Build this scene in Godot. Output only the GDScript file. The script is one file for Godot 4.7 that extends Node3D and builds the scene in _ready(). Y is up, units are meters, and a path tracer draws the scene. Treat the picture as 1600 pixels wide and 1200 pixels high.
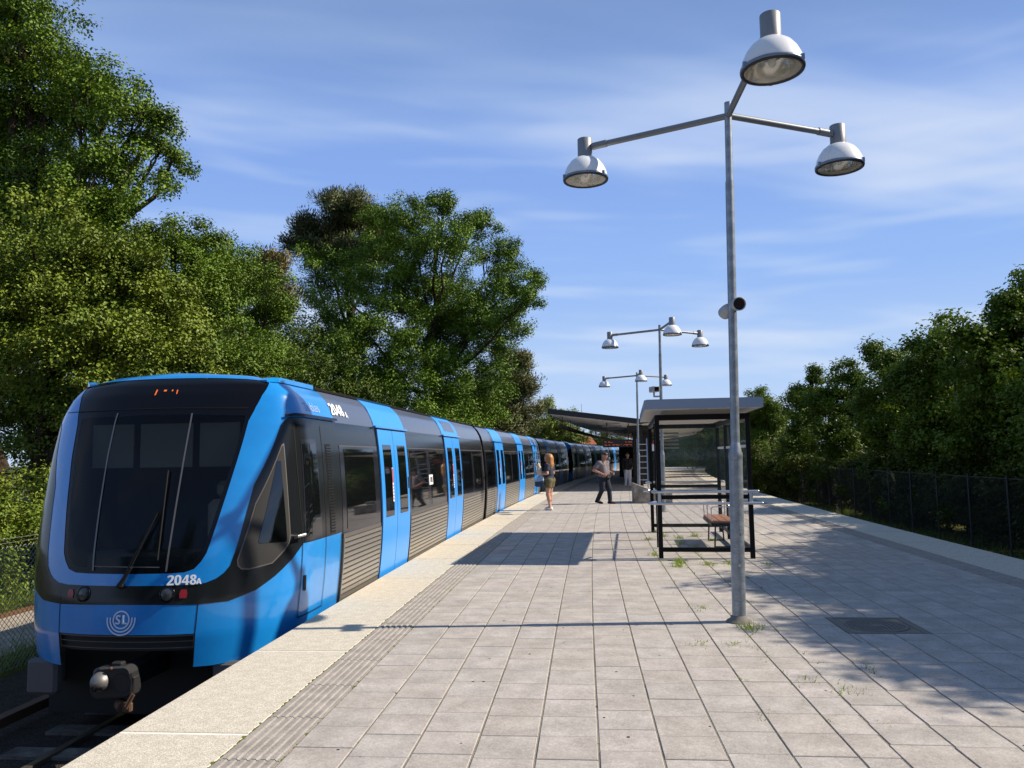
extends Node3D
# An island platform of a metro station on a sunny morning: blue train on the left, lamps, glass shelter and canopy.
# Lengths along the track are z (metres ahead of the viewer), t is the offset to the right of the viewer's line; the track bends gently to the right.

const TC := -4.40      # centre line of the left track
const ZN := 7.20       # nose of the train
const RAIL := -1.15
const GROUND := -1.22
var taken := {}
var M := {}
var rng := RandomNumberGenerator.new()
var prof_v := PackedFloat32Array()
var PROF := [[1.38, -0.30, 0.02], [1.425, 0.0, 0.0], [1.462, 0.35, 0.03], [1.48, 0.75, 0.10], [1.465, 1.2, 0.22], [1.43, 1.7, 0.37], [1.385, 2.06, 0.50], [1.34, 2.2, 0.56], [1.26, 2.36, 0.63], [1.13, 2.48, 0.72], [0.8, 2.56, 0.82], [0.4, 2.59, 0.88], [0.0, 2.6, 0.91]]

func _ready() -> void:
	# camera: hand-held at eye height, turned a little to the left of the track and slightly up
	var cam := Camera3D.new()
	cam.name = "camera"
	add_child(cam)
	cam.keep_aspect = Camera3D.KEEP_HEIGHT
	cam.fov = 52.376
	cam.near = 0.1
	cam.far = 1500.0
	cam.transform = Transform3D(Basis(Vector3.UP, deg_to_rad(5.165)) * Basis(Vector3.RIGHT, deg_to_rad(5.280)) * Basis(Vector3.BACK, deg_to_rad(-0.9)), Vector3(0, 1.64, 0))
	cam.current = true
	# sky
	var we := WorldEnvironment.new()
	we.name = "world"
	var env := Environment.new()
	env.background_mode = Environment.BG_SKY
	var sky := Sky.new()
	var pan := PanoramaSkyMaterial.new()
	pan.panorama = ImageTexture.create_from_image(sky_image())
	sky.sky_material = pan
	env.sky = sky
	env.background_energy_multiplier = 0.70
	env.tonemap_mode = Environment.TONE_MAPPER_LINEAR
	env.tonemap_exposure = 1.4
	env.sdfgi_enabled = true
	env.ssao_enabled = true
	env.ssil_enabled = true
	we.environment = env
	add_child(we)
	# sun: ahead to the right, 39 degrees up
	var sun := DirectionalLight3D.new()
	sun.name = "sun"
	sun.light_energy = 1.6
	sun.light_color = Color(1.0, 0.95, 0.87)
	sun.light_angular_distance = 0.5
	sun.shadow_enabled = true
	add_child(sun)
	sun.basis = Basis.looking_at(Vector3(-0.7735, -0.629, 0.067), Vector3.UP)
	rng.seed = 12
	materials()
	build_ground()
	build_platform()
	build_trees()
	build_train()
	build_canopy()
	build_fences()
	build_house()
	build_shelter()
	build_lamps()
	build_manhole()
	build_woman()
	build_man()
	build_shaded_person()
	build_weeds()
	print("clumps ", n_clumps)

# ---------------------------------------------------------------- small helpers
func cz(z: float) -> float:
	return 0.0 if z < 6.0 else (z - 6.0) * (z - 6.0) / 980.0

func pt(t: float, h: float, z: float) -> Vector3:
	return Vector3(t + cz(z), h, -z)

func head(z: float) -> float:   # turn about y of things that stand along the track
	return -atan(maxf(z - 6.0, 0.0) / 490.0)

func numbered(called: String) -> String:
	if not taken.has(called):
		taken[called] = 0
		return called
	taken[called] += 1
	return "%s_%03d" % [called, taken[called]]

func tag(o: Node, label := "", category := "", group := "", kind := "") -> Node:
	if label: o.set_meta("label", label)
	if category: o.set_meta("category", category)
	if group: o.set_meta("group", group)
	if kind: o.set_meta("kind", kind)
	return o

func thing(called: String, label: String, category: String, at := Vector3.ZERO, turn := 0.0, group := "") -> Node3D:
	var o := Node3D.new()
	o.name = numbered(called)
	add_child(o)
	o.position = at
	o.rotation.y = turn
	tag(o, label, category, group)
	return o

func begin() -> SurfaceTool:
	var st := SurfaceTool.new()
	st.begin(Mesh.PRIMITIVE_TRIANGLES)
	return st

func obj(called: String, st: SurfaceTool, m: Material, parent: Node = self, world := false) -> MeshInstance3D:
	var o := MeshInstance3D.new()
	st.set_material(m)
	o.mesh = st.commit()
	return hang(called, o, parent, world)

func hang(called: String, o: GeometryInstance3D, parent: Node = self, world := false) -> GeometryInstance3D:
	o.name = numbered(called) if parent == self else called
	parent.add_child(o, true)
	if world and parent != self:      # the mesh was written in world places
		var p: Node = parent
		var top: Node3D = null
		while p != self:
			top = p
			p = p.get_parent()
		if top is MeshInstance3D:
			pass
		elif parent == top:
			o.position = -top.position
	return o

func struct(called: String, st: SurfaceTool, m: Material) -> MeshInstance3D:
	var o := obj(called, st, m)
	o.set_meta("kind", "structure")
	return o

func tri(st: SurfaceTool, a: Vector3, b: Vector3, c: Vector3, n: Vector3) -> void:
	st.set_normal(n)
	if (b - a).cross(c - a).dot(n) > 0.0:
		st.add_vertex(a); st.add_vertex(c); st.add_vertex(b)
	else:
		st.add_vertex(a); st.add_vertex(b); st.add_vertex(c)

func quad(st: SurfaceTool, a: Vector3, b: Vector3, c: Vector3, d: Vector3, n := Vector3.ZERO) -> void:
	if n == Vector3.ZERO:
		n = (b - a).cross(d - a).normalized()
	tri(st, a, b, c, n)
	tri(st, a, c, d, n)

func tri3(st: SurfaceTool, p: Array, n: Array) -> void:    # smooth triangle
	var k := [0, 1, 2]
	if ((p[1] - p[0]) as Vector3).cross(p[2] - p[0]).dot(n[0] + n[1] + n[2]) > 0.0:
		k = [0, 2, 1]
	for i in k:
		st.set_normal(n[i])
		st.add_vertex(p[i])

# 6-sided block, given by two corners in a frame
func box(st: SurfaceTool, lo: Vector3, hi: Vector3, f := Transform3D(), bevel := 0.0) -> void:
	var c := (lo + hi) / 2.0
	var e := (hi - lo) / 2.0
	if bevel > 0.0:
		bevel = minf(bevel, 0.45 * minf(e.x, minf(e.y, e.z)) * 2.0)
		_bevel_box(st, c, e, f, bevel)
		return
	for ax in 3:
		for s in [-1.0, 1.0]:
			var n := Vector3.ZERO
			n[ax] = s
			var u := Vector3.ZERO
			var v := Vector3.ZERO
			u[(ax + 1) % 3] = e[(ax + 1) % 3]
			v[(ax + 2) % 3] = e[(ax + 2) % 3]
			var o := c + n * e[ax]
			quad(st, f * (o - u - v), f * (o + u - v), f * (o + u + v), f * (o - u + v), (f.basis * n).normalized())

func _bevel_box(st: SurfaceTool, c: Vector3, e: Vector3, f: Transform3D, b: float) -> void:
	var i := e - Vector3(b, b, b)
	for ax in 3:
		var p := (ax + 1) % 3
		var q := (ax + 2) % 3
		for s in [-1.0, 1.0]:
			var n := Vector3.ZERO
			n[ax] = s
			var u := Vector3.ZERO
			var v := Vector3.ZERO
			u[p] = i[p]
			v[q] = i[q]
			var o := c + n * e[ax]
			quad(st, f * (o - u - v), f * (o + u - v), f * (o + u + v), f * (o - u + v), (f.basis * n).normalized())
			for s2 in [-1.0, 1.0]:      # edge between +-ax and +-p
				var m := Vector3.ZERO
				m[p] = s2
				var o2 := c + n * i[ax] + m * e[p]
				var o1 := c + n * e[ax] + m * i[p]
				quad(st, f * (o1 - v), f * (o1 + v), f * (o2 + v), f * (o2 - v), (f.basis * (n + m)).normalized())
	for sx in [-1.0, 1.0]:
		for sy in [-1.0, 1.0]:
			for sz in [-1.0, 1.0]:
				var s := Vector3(sx, sy, sz)
				var k := c + s * i
				tri(st, f * (k + Vector3(sx * b, 0, 0)), f * (k + Vector3(0, sy * b, 0)), f * (k + Vector3(0, 0, sz * b)), (f.basis * s).normalized())

func frame_of(dir: Vector3) -> Basis:     # y along dir
	var y := dir.normalized()
	var x := y.cross(Vector3.FORWARD if absf(y.z) < 0.9 else Vector3.RIGHT).normalized()
	return Basis(x, y, x.cross(y))

func tube(st: SurfaceTool, a: Vector3, b: Vector3, ra: float, rb: float, seg := 10, caps := true) -> void:
	var f := frame_of(b - a)
	var slope := (ra - rb) / maxf((b - a).length(), 1e-5)
	var p := []
	var n := []
	for i in seg:
		var w := TAU * i / seg
		var d := f.x * cos(w) + f.z * sin(w)
		p.append([a + d * ra, b + d * rb])
		n.append((d + f.y * slope).normalized())
	for i in seg:
		var j := (i + 1) % seg
		tri3(st, [p[i][0], p[j][0], p[j][1]], [n[i], n[j], n[j]])
		tri3(st, [p[i][0], p[j][1], p[i][1]], [n[i], n[j], n[i]])
		if caps:
			tri(st, a, p[i][0], p[j][0], -f.y)
			tri(st, b, p[i][1], p[j][1], f.y)

func pipe(st: SurfaceTool, pts: Array, r: float, seg := 8) -> void:
	for i in pts.size() - 1:
		tube(st, pts[i], pts[i + 1], r, r, seg)
		if i > 0:
			ball(st, pts[i], r, 6)

func ball(st: SurfaceTool, c: Vector3, r: float, seg := 8, squash := Vector3.ONE) -> void:
	var rows := maxi(4, seg / 2)
	for i in rows:
		for j in seg:
			var q := []
			for k in [[i, j], [i, j + 1], [i + 1, j + 1], [i + 1, j]]:
				var a: float = PI * k[0] / rows
				var b: float = TAU * k[1] / seg
				q.append(Vector3(sin(a) * cos(b), cos(a), sin(a) * sin(b)))
			var w := []
			for d in q:
				w.append(c + d * squash * r)
			tri3(st, [w[0], w[1], w[2]], [q[0], q[1], q[2]])
			tri3(st, [w[0], w[2], w[3]], [q[0], q[2], q[3]])

# turned shape about the y axis of f; profile entries [radius, y]; sharp between segments when a third entry is 1
func lathe(st: SurfaceTool, f: Transform3D, prof: Array, seg := 24) -> void:
	for i in prof.size() - 1:
		var r0: float = prof[i][0]
		var y0: float = prof[i][1]
		var r1: float = prof[i + 1][0]
		var y1: float = prof[i + 1][1]
		var d0 := Vector2(r1 - r0, y1 - y0).normalized()
		var na := Vector2(d0.y, -d0.x)
		var nb := na
		if i > 0 and prof[i].size() < 3:
			var e := Vector2(r0 - prof[i - 1][0], y0 - prof[i - 1][1]).normalized()
			na = (na + Vector2(e.y, -e.x)).normalized()
		if i + 2 < prof.size() and prof[i + 1].size() < 3:
			var e2 := Vector2(prof[i + 2][0] - r1, prof[i + 2][1] - y1).normalized()
			nb = (nb + Vector2(e2.y, -e2.x)).normalized()
		for j in seg:
			var a := TAU * j / seg
			var b := TAU * (j + 1) / seg
			var pa := Vector3(cos(a), 0, sin(a))
			var pb := Vector3(cos(b), 0, sin(b))
			var v := [f * (pa * r0 + Vector3(0, y0, 0)), f * (pb * r0 + Vector3(0, y0, 0)), f * (pb * r1 + Vector3(0, y1, 0)), f * (pa * r1 + Vector3(0, y1, 0))]
			var n := [f.basis * (pa * na.x + Vector3(0, na.y, 0)), f.basis * (pb * na.x + Vector3(0, na.y, 0)), f.basis * (pb * nb.x + Vector3(0, nb.y, 0)), f.basis * (pa * nb.x + Vector3(0, nb.y, 0))]
			if r0 > 1e-5: tri3(st, [v[0], v[1], v[2]], [n[0], n[1], n[2]])
			if r1 > 1e-5: tri3(st, [v[0], v[2], v[3]], [n[0], n[2], n[3]])

func sheet(st: SurfaceTool, t0: float, t1: float, h: float, z0: float, z1: float, step := 3.0, cross := 1) -> void:
	var n := maxi(1, int(ceil((z1 - z0) / step)))
	for i in n:
		var za := lerpf(z0, z1, float(i) / n)
		var zb := lerpf(z0, z1, float(i + 1) / n)
		for k in cross:
			var ta := lerpf(t0, t1, float(k) / cross)
			var tb := lerpf(t0, t1, float(k + 1) / cross)
			quad(st, pt(ta, h, za), pt(tb, h, za), pt(tb, h, zb), pt(ta, h, zb), Vector3.UP)

# a bar with a rectangular section that follows the bend
func bar(st: SurfaceTool, t0: float, t1: float, h0: float, h1: float, z0: float, z1: float, step := 3.0) -> void:
	var n := maxi(1, int(ceil((z1 - z0) / step)))
	for i in n:
		var za := lerpf(z0, z1, float(i) / n)
		var zb := lerpf(z0, z1, float(i + 1) / n)
		quad(st, pt(t0, h1, za), pt(t1, h1, za), pt(t1, h1, zb), pt(t0, h1, zb), Vector3.UP)
		quad(st, pt(t0, h0, za), pt(t1, h0, za), pt(t1, h0, zb), pt(t0, h0, zb), Vector3.DOWN)
		quad(st, pt(t0, h0, za), pt(t0, h1, za), pt(t0, h1, zb), pt(t0, h0, zb), Vector3.LEFT)
		quad(st, pt(t1, h0, za), pt(t1, h1, za), pt(t1, h1, zb), pt(t1, h0, zb), Vector3.RIGHT)
	quad(st, pt(t0, h0, z0), pt(t1, h0, z0), pt(t1, h1, z0), pt(t0, h1, z0), Vector3.BACK)
	quad(st, pt(t0, h0, z1), pt(t1, h0, z1), pt(t1, h1, z1), pt(t0, h1, z1), Vector3.FORWARD)

# ---------------------------------------------------------------- materials
func lin(r: float, g: float, b: float) -> Color:
	return Color(r, g, b).linear_to_srgb()

func mat(called: String, c: Color, rough := 0.6, metal := 0.0, spec := 0.5) -> StandardMaterial3D:
	var m := StandardMaterial3D.new()
	m.resource_name = called
	m.albedo_color = c
	m.roughness = rough
	m.metallic = metal
	m.metallic_specular = spec
	M[called] = m
	return m

func noise_image(size: int, layers: Array, contrast := 1.0) -> Image:    # grey, mean 0.5; layers of [frequency, weight, seed]
	var im := Image.create(size, size, false, Image.FORMAT_L8)
	var parts := []
	for l in layers:
		var f := FastNoiseLite.new()
		f.noise_type = FastNoiseLite.TYPE_SIMPLEX_SMOOTH if l[0] < 0.2 else FastNoiseLite.TYPE_VALUE
		f.frequency = l[0]
		f.seed = l[2]
		f.fractal_octaves = 3 if l[0] < 0.2 else 1
		parts.append(f.get_seamless_image(size, size).get_data())
	var data := PackedByteArray()
	data.resize(size * size)
	for i in size * size:
		var v := 0.0
		for k in layers.size():
			v += (parts[k][i] / 255.0 - 0.5) * layers[k][1]
		data[i] = int(clampf(0.5 + v * contrast, 0.0, 1.0) * 255.0)
	im.set_data(size, size, false, Image.FORMAT_L8, data)
	return im

func tinted(im: Image, dark: Color, light: Color) -> ImageTexture:
	var n := im.get_width()
	var g := im.get_data()
	var d := PackedByteArray()
	d.resize(n * n * 3)
	for i in n * n:
		var k := g[i] / 255.0
		d[i * 3] = int(lerpf(dark.r, light.r, k) * 255.0)
		d[i * 3 + 1] = int(lerpf(dark.g, light.g, k) * 255.0)
		d[i * 3 + 2] = int(lerpf(dark.b, light.b, k) * 255.0)
	return ImageTexture.create_from_image(Image.create_from_data(n, n, false, Image.FORMAT_RGB8, d))

func worldly(m: StandardMaterial3D, tex: Texture2D, scale: float, bump: Texture2D = null, depth := 0.1) -> StandardMaterial3D:
	m.albedo_texture = tex
	m.uv1_triplanar = true
	m.uv1_world_triplanar = true
	m.uv1_scale = Vector3(scale, scale, scale)
	if bump:
		m.heightmap_enabled = true
		m.heightmap_texture = bump
		m.heightmap_scale = depth
	return m

func materials() -> void:
	var fine := noise_image(512, [[0.01, 0.5, 1], [0.06, 0.3, 2], [0.5, 0.55, 3]], 1.0)
	var coarse := noise_image(512, [[0.006, 1.1, 11], [0.03, 0.6, 12], [0.2, 0.3, 13]], 1.0)
	var speck := noise_image(512, [[0.6, 1.0, 21], [0.25, 0.5, 22], [0.01, 0.2, 23]], 1.1)
	var fine_t := ImageTexture.create_from_image(fine)
	var speck_t := ImageTexture.create_from_image(speck)
	var slab := mat("slab concrete", Color.WHITE, 0.85, 0.0, 0.35)
	worldly(slab, tinted(fine, Color(0.65, 0.625, 0.602), Color(0.885, 0.858, 0.835)), 0.62, fine_t, 0.06)
	slab.vertex_color_use_as_albedo = true
	for k in 5:
		var s: StandardMaterial3D = slab.duplicate()
		s.vertex_color_use_as_albedo = false
		var g: float = [0.675, 0.70, 0.725, 0.69, 0.71][k]
		s.albedo_color = lin(g, g * [1.0, 0.99, 0.985, 0.985, 1.0][k], g * [0.99, 0.975, 0.985, 0.965, 1.0][k])
		s.uv1_offset = Vector3(0.13 * k, 0.0, 0.31 * k)
		M["slab%d" % k] = s
	worldly(mat("joint", Color.WHITE, 0.95, 0.0, 0.2), tinted(speck, Color(0.36, 0.34, 0.30), Color(0.66, 0.63, 0.57)), 1.9)
	worldly(mat("coping", Color.WHITE, 0.9, 0.0, 0.3), tinted(speck, Color(0.60, 0.57, 0.515), Color(0.90, 0.87, 0.81)), 1.4, speck_t, 0.05)
	worldly(mat("coping joint", Color.WHITE, 0.9, 0.0, 0.3), tinted(fine, Color(0.80, 0.78, 0.74), Color(0.93, 0.92, 0.88)), 1.4)
	worldly(mat("tactile", Color.WHITE, 0.85, 0.0, 0.35), tinted(fine, Color(0.47, 0.45, 0.43), Color(0.69, 0.665, 0.64)), 0.9, fine_t, 0.05)
	worldly(mat("concrete", Color.WHITE, 0.9, 0.0, 0.3), tinted(coarse, Color(0.46, 0.43, 0.39), Color(0.70, 0.67, 0.62)), 0.7, fine_t, 0.2)
	worldly(mat("platform wall", Color.WHITE, 0.9, 0.0, 0.3), tinted(coarse, Color(0.30, 0.28, 0.26), Color(0.5, 0.48, 0.45)), 0.5)
	worldly(mat("ballast", Color.WHITE, 0.95, 0.0, 0.3), tinted(speck, Color(0.14, 0.12, 0.11), Color(0.40, 0.36, 0.33)), 0.8, speck_t, 2.0)
	worldly(mat("path", Color.WHITE, 0.95, 0.0, 0.3), tinted(fine, Color(0.52, 0.48, 0.43), Color(0.74, 0.70, 0.65)), 0.5)
	worldly(mat("path edge", Color.WHITE, 0.95, 0.0, 0.2), tinted(speck, Color(0.32, 0.23, 0.15), Color(0.58, 0.44, 0.32)), 0.7)
	worldly(mat("soil", Color.WHITE, 0.95, 0.0, 0.2), tinted(coarse, Color(0.17, 0.19, 0.08), Color(0.36, 0.36, 0.17)), 0.15)
	mat("grass", lin(0.13, 0.2, 0.03), 0.7, 0.0, 0.3)
	M["grass"].backlight_enabled = true
	M["grass"].backlight = Color(0.5, 0.55, 0.2)
	mat("moss", lin(0.11, 0.12, 0.03), 0.95, 0.0, 0.1)
	# train
	var blue := mat("blue paint", lin(0.010, 0.245, 0.66), 0.22, 0.0, 0.5)
	blue.clearcoat_enabled = true
	blue.clearcoat = 0.6
	blue.clearcoat_roughness = 0.06
	worldly(blue, tinted(coarse, Color(0.90, 0.92, 0.95), Color(1, 1, 1)), 0.45)
	mat("blue door paint", lin(0.03, 0.27, 0.74), 0.28, 0.0, 0.5)
	mat("black paint", lin(0.004, 0.004, 0.006), 0.16, 0.0, 0.32)
	mat("dark grey paint", lin(0.010, 0.012, 0.014), 0.16, 0.0, 0.42)
	mat("roof side paint", lin(0.075, 0.085, 0.12), 0.2, 0.0, 0.6)
	mat("window surround", lin(0.016, 0.017, 0.024), 0.1, 0.0, 0.6)
	mat("dark glass", lin(0.004, 0.005, 0.006), 0.03, 0.0, 0.7)
	mat("rubber", lin(0.012, 0.012, 0.012), 0.6, 0.0, 0.3)
	mat("rubber line", lin(0.10, 0.09, 0.085), 0.5)
	mat("steel rib", lin(0.46, 0.435, 0.40), 0.36, 0.8)
	mat("groove", lin(0.035, 0.03, 0.026), 0.7)
	mat("steel trim", lin(0.55, 0.54, 0.52), 0.35, 0.9)
	mat("cone steel", lin(0.22, 0.21, 0.20), 0.5, 0.6)
	mat("door strip", lin(0.16, 0.15, 0.145), 0.4, 0.4)
	mat("rail steel", lin(0.28, 0.23, 0.19), 0.35, 0.8)
	mat("rust", lin(0.11, 0.06, 0.035), 0.8, 0.2)
	mat("underframe", lin(0.02, 0.02, 0.02), 0.8)
	mat("bogie grey", lin(0.10, 0.10, 0.105), 0.7)
	mat("coupler iron", lin(0.03, 0.03, 0.032), 0.5, 0.3)
	mat("roof rib", lin(0.12, 0.095, 0.075), 0.6)
	mat("bellows", lin(0.03, 0.022, 0.017), 0.75)
	mat("white print", lin(0.82, 0.83, 0.85), 0.5)
	mat("faded print", lin(0.33, 0.46, 0.66), 0.5)
	mat("logo print", lin(0.66, 0.74, 0.85), 0.5)
	mat("red lens", lin(0.30, 0.02, 0.035), 0.2)
	mat("lens glass", lin(0.05, 0.055, 0.06), 0.12, 0.1)
	mat("red print", lin(0.5, 0.05, 0.04), 0.5)
	mat("cab lining", lin(0.035, 0.04, 0.04), 0.8)
	mat("cab dark", lin(0.02, 0.02, 0.02), 0.8)
	mat("blind", lin(0.14, 0.16, 0.14), 0.9)
	mat("seat cloth", lin(0.42, 0.42, 0.34), 0.9)
	var led := mat("orange led", lin(0.9, 0.16, 0.03), 0.6)
	led.emission_enabled = true
	led.emission = lin(1.0, 0.16, 0.02)
	led.emission_energy_multiplier = 0.28
	var pane := mat("windscreen glass", Color(0.02, 0.022, 0.025, 0.45), 0.02, 0.0, 0.3)
	pane.transparency = BaseMaterial3D.TRANSPARENCY_ALPHA
	# platform furniture
	var gal := mat("galvanised", Color.WHITE, 0.42, 0.55, 0.5)
	worldly(gal, tinted(coarse, Color(0.47, 0.50, 0.53), Color(0.62, 0.65, 0.68)), 2.2)
	mat("arm grey", lin(0.20, 0.215, 0.235), 0.45, 0.35)
	mat("lamp white", lin(0.78, 0.78, 0.79), 0.22, 0.0, 0.5)
	M["lamp white"].clearcoat_enabled = true
	M["lamp white"].clearcoat = 0.4
	mat("lamp neck", lin(0.22, 0.225, 0.235), 0.45, 0.2)
	mat("lamp rim", lin(0.16, 0.22, 0.32), 0.35, 0.2)
	mat("lamp gasket", lin(0.02, 0.022, 0.03), 0.5)
	mat("lamp reflector", lin(0.72, 0.71, 0.66), 0.2, 0.75)
	mat("lamp inside", lin(0.55, 0.53, 0.46), 0.5)
	mat("bulb", lin(0.75, 0.76, 0.74), 0.15)
	var lg := mat("lamp glass", Color(0.75, 0.75, 0.7, 0.18), 0.05)
	lg.transparency = BaseMaterial3D.TRANSPARENCY_ALPHA
	mat("black frame", lin(0.006, 0.006, 0.007), 0.45, 0.0, 0.3)
	var g := mat("shelter glass", Color(0.62, 0.72, 0.70, 0.045), 0.02, 0.0, 0.36)
	g.transparency = BaseMaterial3D.TRANSPARENCY_ALPHA
	mat("roof metal", lin(0.28, 0.33, 0.42), 0.4, 0.3)
	mat("soffit", lin(0.55, 0.53, 0.50), 0.8)
	mat("canopy soffit", lin(0.9, 0.885, 0.85), 0.8)
	mat("bench wood", lin(0.30, 0.13, 0.06), 0.55)
	mat("aluminium", lin(0.62, 0.64, 0.68), 0.3, 0.85)
	mat("ladder blue", lin(0.30, 0.40, 0.58), 0.4, 0.4)
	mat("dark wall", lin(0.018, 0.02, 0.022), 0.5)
	mat("canopy fascia", lin(0.018, 0.018, 0.02), 0.6)
	mat("canopy roof felt", lin(0.2, 0.2, 0.2), 0.9)
	mat("cast iron", lin(0.16, 0.145, 0.13), 0.85, 0.0)
	mat("speaker grey", lin(0.36, 0.37, 0.39), 0.45)
	mat("speaker mouth", lin(0.015, 0.01, 0.01), 0.9)
	mat("fence wire", lin(0.34, 0.35, 0.35), 0.45, 0.6)
	mat("fence wire dark", lin(0.03, 0.034, 0.03), 0.6, 0.2)
	mat("fence post", lin(0.05, 0.052, 0.055), 0.6, 0.2)
	mat("house wall", lin(0.62, 0.52, 0.33), 0.9)
	mat("red roof", lin(0.30, 0.08, 0.045), 0.9)
	# plants
	var bark := mat("bark", Color.WHITE, 0.95, 0.0, 0.2)
	worldly(bark, tinted(coarse, Color(0.13, 0.11, 0.09), Color(0.34, 0.29, 0.24)), 1.2)
	for l in [["oak leaf", 0.36], ["maple leaf", 0.75], ["needle", 0.25]]:
		var lm := mat(l[0], Color.WHITE, 0.5, 0.0, 0.33)
		lm.vertex_color_use_as_albedo = true
		lm.backlight_enabled = true
		lm.backlight = Color(l[1], l[1], l[1] * 0.45)
	# people
	mat("skin", lin(0.50, 0.27, 0.19), 0.55)
	mat("skin tan", lin(0.42, 0.21, 0.14), 0.55)
	mat("hair blonde", lin(0.36, 0.17, 0.06), 0.5)
	mat("hair dark", lin(0.03, 0.026, 0.024), 0.5)
	mat("navy cloth", lin(0.022, 0.03, 0.05), 0.9)
	mat("olive cloth", lin(0.12, 0.105, 0.05), 0.9)
	mat("denim", lin(0.035, 0.055, 0.10), 0.9)
	mat("dark denim", lin(0.012, 0.017, 0.03), 0.9)
	mat("pale denim", lin(0.28, 0.40, 0.55), 0.9)
	mat("mauve cloth", lin(0.17, 0.145, 0.16), 0.9)
	mat("black cloth", lin(0.012, 0.012, 0.014), 0.8)
	mat("white cloth", lin(0.75, 0.74, 0.72), 0.8)
	mat("dog fur", lin(0.55, 0.47, 0.36), 0.95)
	mat("dog dark fur", lin(0.09, 0.07, 0.06), 0.95)
	mat("eye", lin(0.02, 0.015, 0.012), 0.2)
	mat("lip", lin(0.35, 0.11, 0.09), 0.5)

# ---------------------------------------------------------------- the train's skin: u runs round the nose, v up the side and over the roof
var nose_z := ZN
var nose_s := 1.0
var chord := Transform3D()     # takes (offset to the right, height, -(z - chord_z)) to the world
var chord_z := 0.0

func set_chord(z0: float, z1: float) -> void:
	var a := pt(TC, 0, z0)
	var b := pt(TC, 0, z1)
	chord = Transform3D(Basis.looking_at(b - a, Vector3.UP), a)
	chord_z = z0

func tw(x: float, h: float, z: float) -> Vector3:
	return chord * Vector3(x, h, -(z - chord_z))

func prof_at(v: float) -> Vector3:
	var n := PROF.size()
	if prof_v.is_empty():
		var s := -0.30
		for i in n:
			if i > 0: s += Vector2(PROF[i][0] - PROF[i - 1][0], PROF[i][1] - PROF[i - 1][1]).length()
			prof_v.append(s)
	for i in n - 1:
		if v <= prof_v[i + 1] or i == n - 2:
			var k := clampf((v - prof_v[i]) / (prof_v[i + 1] - prof_v[i]), 0.0, 1.0)
			# a gentle spline through the width
			var w0: float = PROF[maxi(i - 1, 0)][0]
			var w1: float = PROF[i][0]
			var w2: float = PROF[i + 1][0]
			var w3: float = PROF[mini(i + 2, n - 1)][0]
			var w: float = lerpf(w1, w2, k) if i == 0 or i > 6 else cubic_interpolate(w1, w2, w0, w3, k)
			return Vector3(w, lerpf(PROF[i][1], PROF[i + 1][1], k), lerpf(PROF[i][2], PROF[i + 1][2], k))
	return Vector3.ZERO

func skin_raw(u: float, v: float) -> Vector3:
	var p := prof_at(v)
	var a := absf(u)
	var th := minf(a / 1.9, 1.0) * PI / 2.0
	var x := p.x * pow(sin(th), 2.0 / 2.8)
	var lc := 1.1 - p.z
	var s := pow(sin(th), 2.0 / 2.8)
	var d := p.z + lc * (1.0 - pow(maxf(1.0 - pow(s, 2.3), 0.0), 1.0 / 2.3))
	if a > 1.9: d = p.z + lc + (a - 1.9)
	return tw(signf(u) * x, p.y, nose_z + nose_s * d)

func skin_normal(u: float, v: float) -> Vector3:
	var du := skin_raw(u + 0.012, v) - skin_raw(u - 0.012, v)
	var dv := skin_raw(u, minf(v + 0.012, 3.66)) - skin_raw(u, v - 0.012)
	var n := du.cross(dv).normalized() * nose_s
	return n if n.length() > 0.5 else Vector3.UP

func skin(u: float, v: float, off := 0.0) -> Vector3:
	return skin_raw(u, v) + skin_normal(u, v) * off

func skin_frame(u: float, v: float, off := 0.0) -> Transform3D:    # x to the right as seen from outside, y up, z out
	var n := skin_normal(u, v)
	var y := (Vector3.UP - n * n.y).normalized()
	return Transform3D(Basis(y.cross(n), y, n), skin(u, v, off))

# a paint area or pane: the polygon laid on the skin, with holes cut out
func patch(st: SurfaceTool, poly: PackedVector2Array, off: float, holes := [], cell := 0.09) -> void:
	var lo := poly[0]
	var hi := poly[0]
	for p in poly:
		lo = lo.min(p)
		hi = hi.max(p)
	var nx := maxi(1, int(ceil((hi.x - lo.x) / cell)))
	var ny := maxi(1, int(ceil((hi.y - lo.y) / cell)))
	var dx := (hi.x - lo.x) / nx
	var dy := (hi.y - lo.y) / ny
	for i in nx:
		for j in ny:
			var a := lo + Vector2(dx * i, dy * j)
			var c := PackedVector2Array([a, a + Vector2(dx, 0), a + Vector2(dx, dy), a + Vector2(0, dy)])
			var pieces: Array = Geometry2D.intersect_polygons(c, poly)
			for hole in holes:
				var rest := []
				for piece in pieces:
					for q in Geometry2D.clip_polygons(piece, hole):
						if not Geometry2D.is_polygon_clockwise(q): rest.append(q)
				pieces = rest
			for piece in pieces:
				var ix := Geometry2D.triangulate_polygon(piece)
				for k in range(0, ix.size(), 3):
					var vs := []
					var ns := []
					for m in 3:
						var p: Vector2 = piece[ix[k + m]]
						vs.append(skin(p.x, p.y, off))
						ns.append(skin_normal(p.x, p.y))
					if ((vs[1] - vs[0]) as Vector3).cross(vs[2] - vs[0]).length() > 1e-9:
						tri3(st, vs, ns)

func poly2(a: Array) -> PackedVector2Array:
	var p := PackedVector2Array()
	for i in range(0, a.size(), 2):
		p.append(Vector2(a[i], a[i + 1]))
	return p

func mirrored(p: PackedVector2Array) -> PackedVector2Array:
	var q := PackedVector2Array()
	for i in range(p.size() - 1, -1, -1):
		q.append(Vector2(-p[i].x, p[i].y))
	return q

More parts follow.
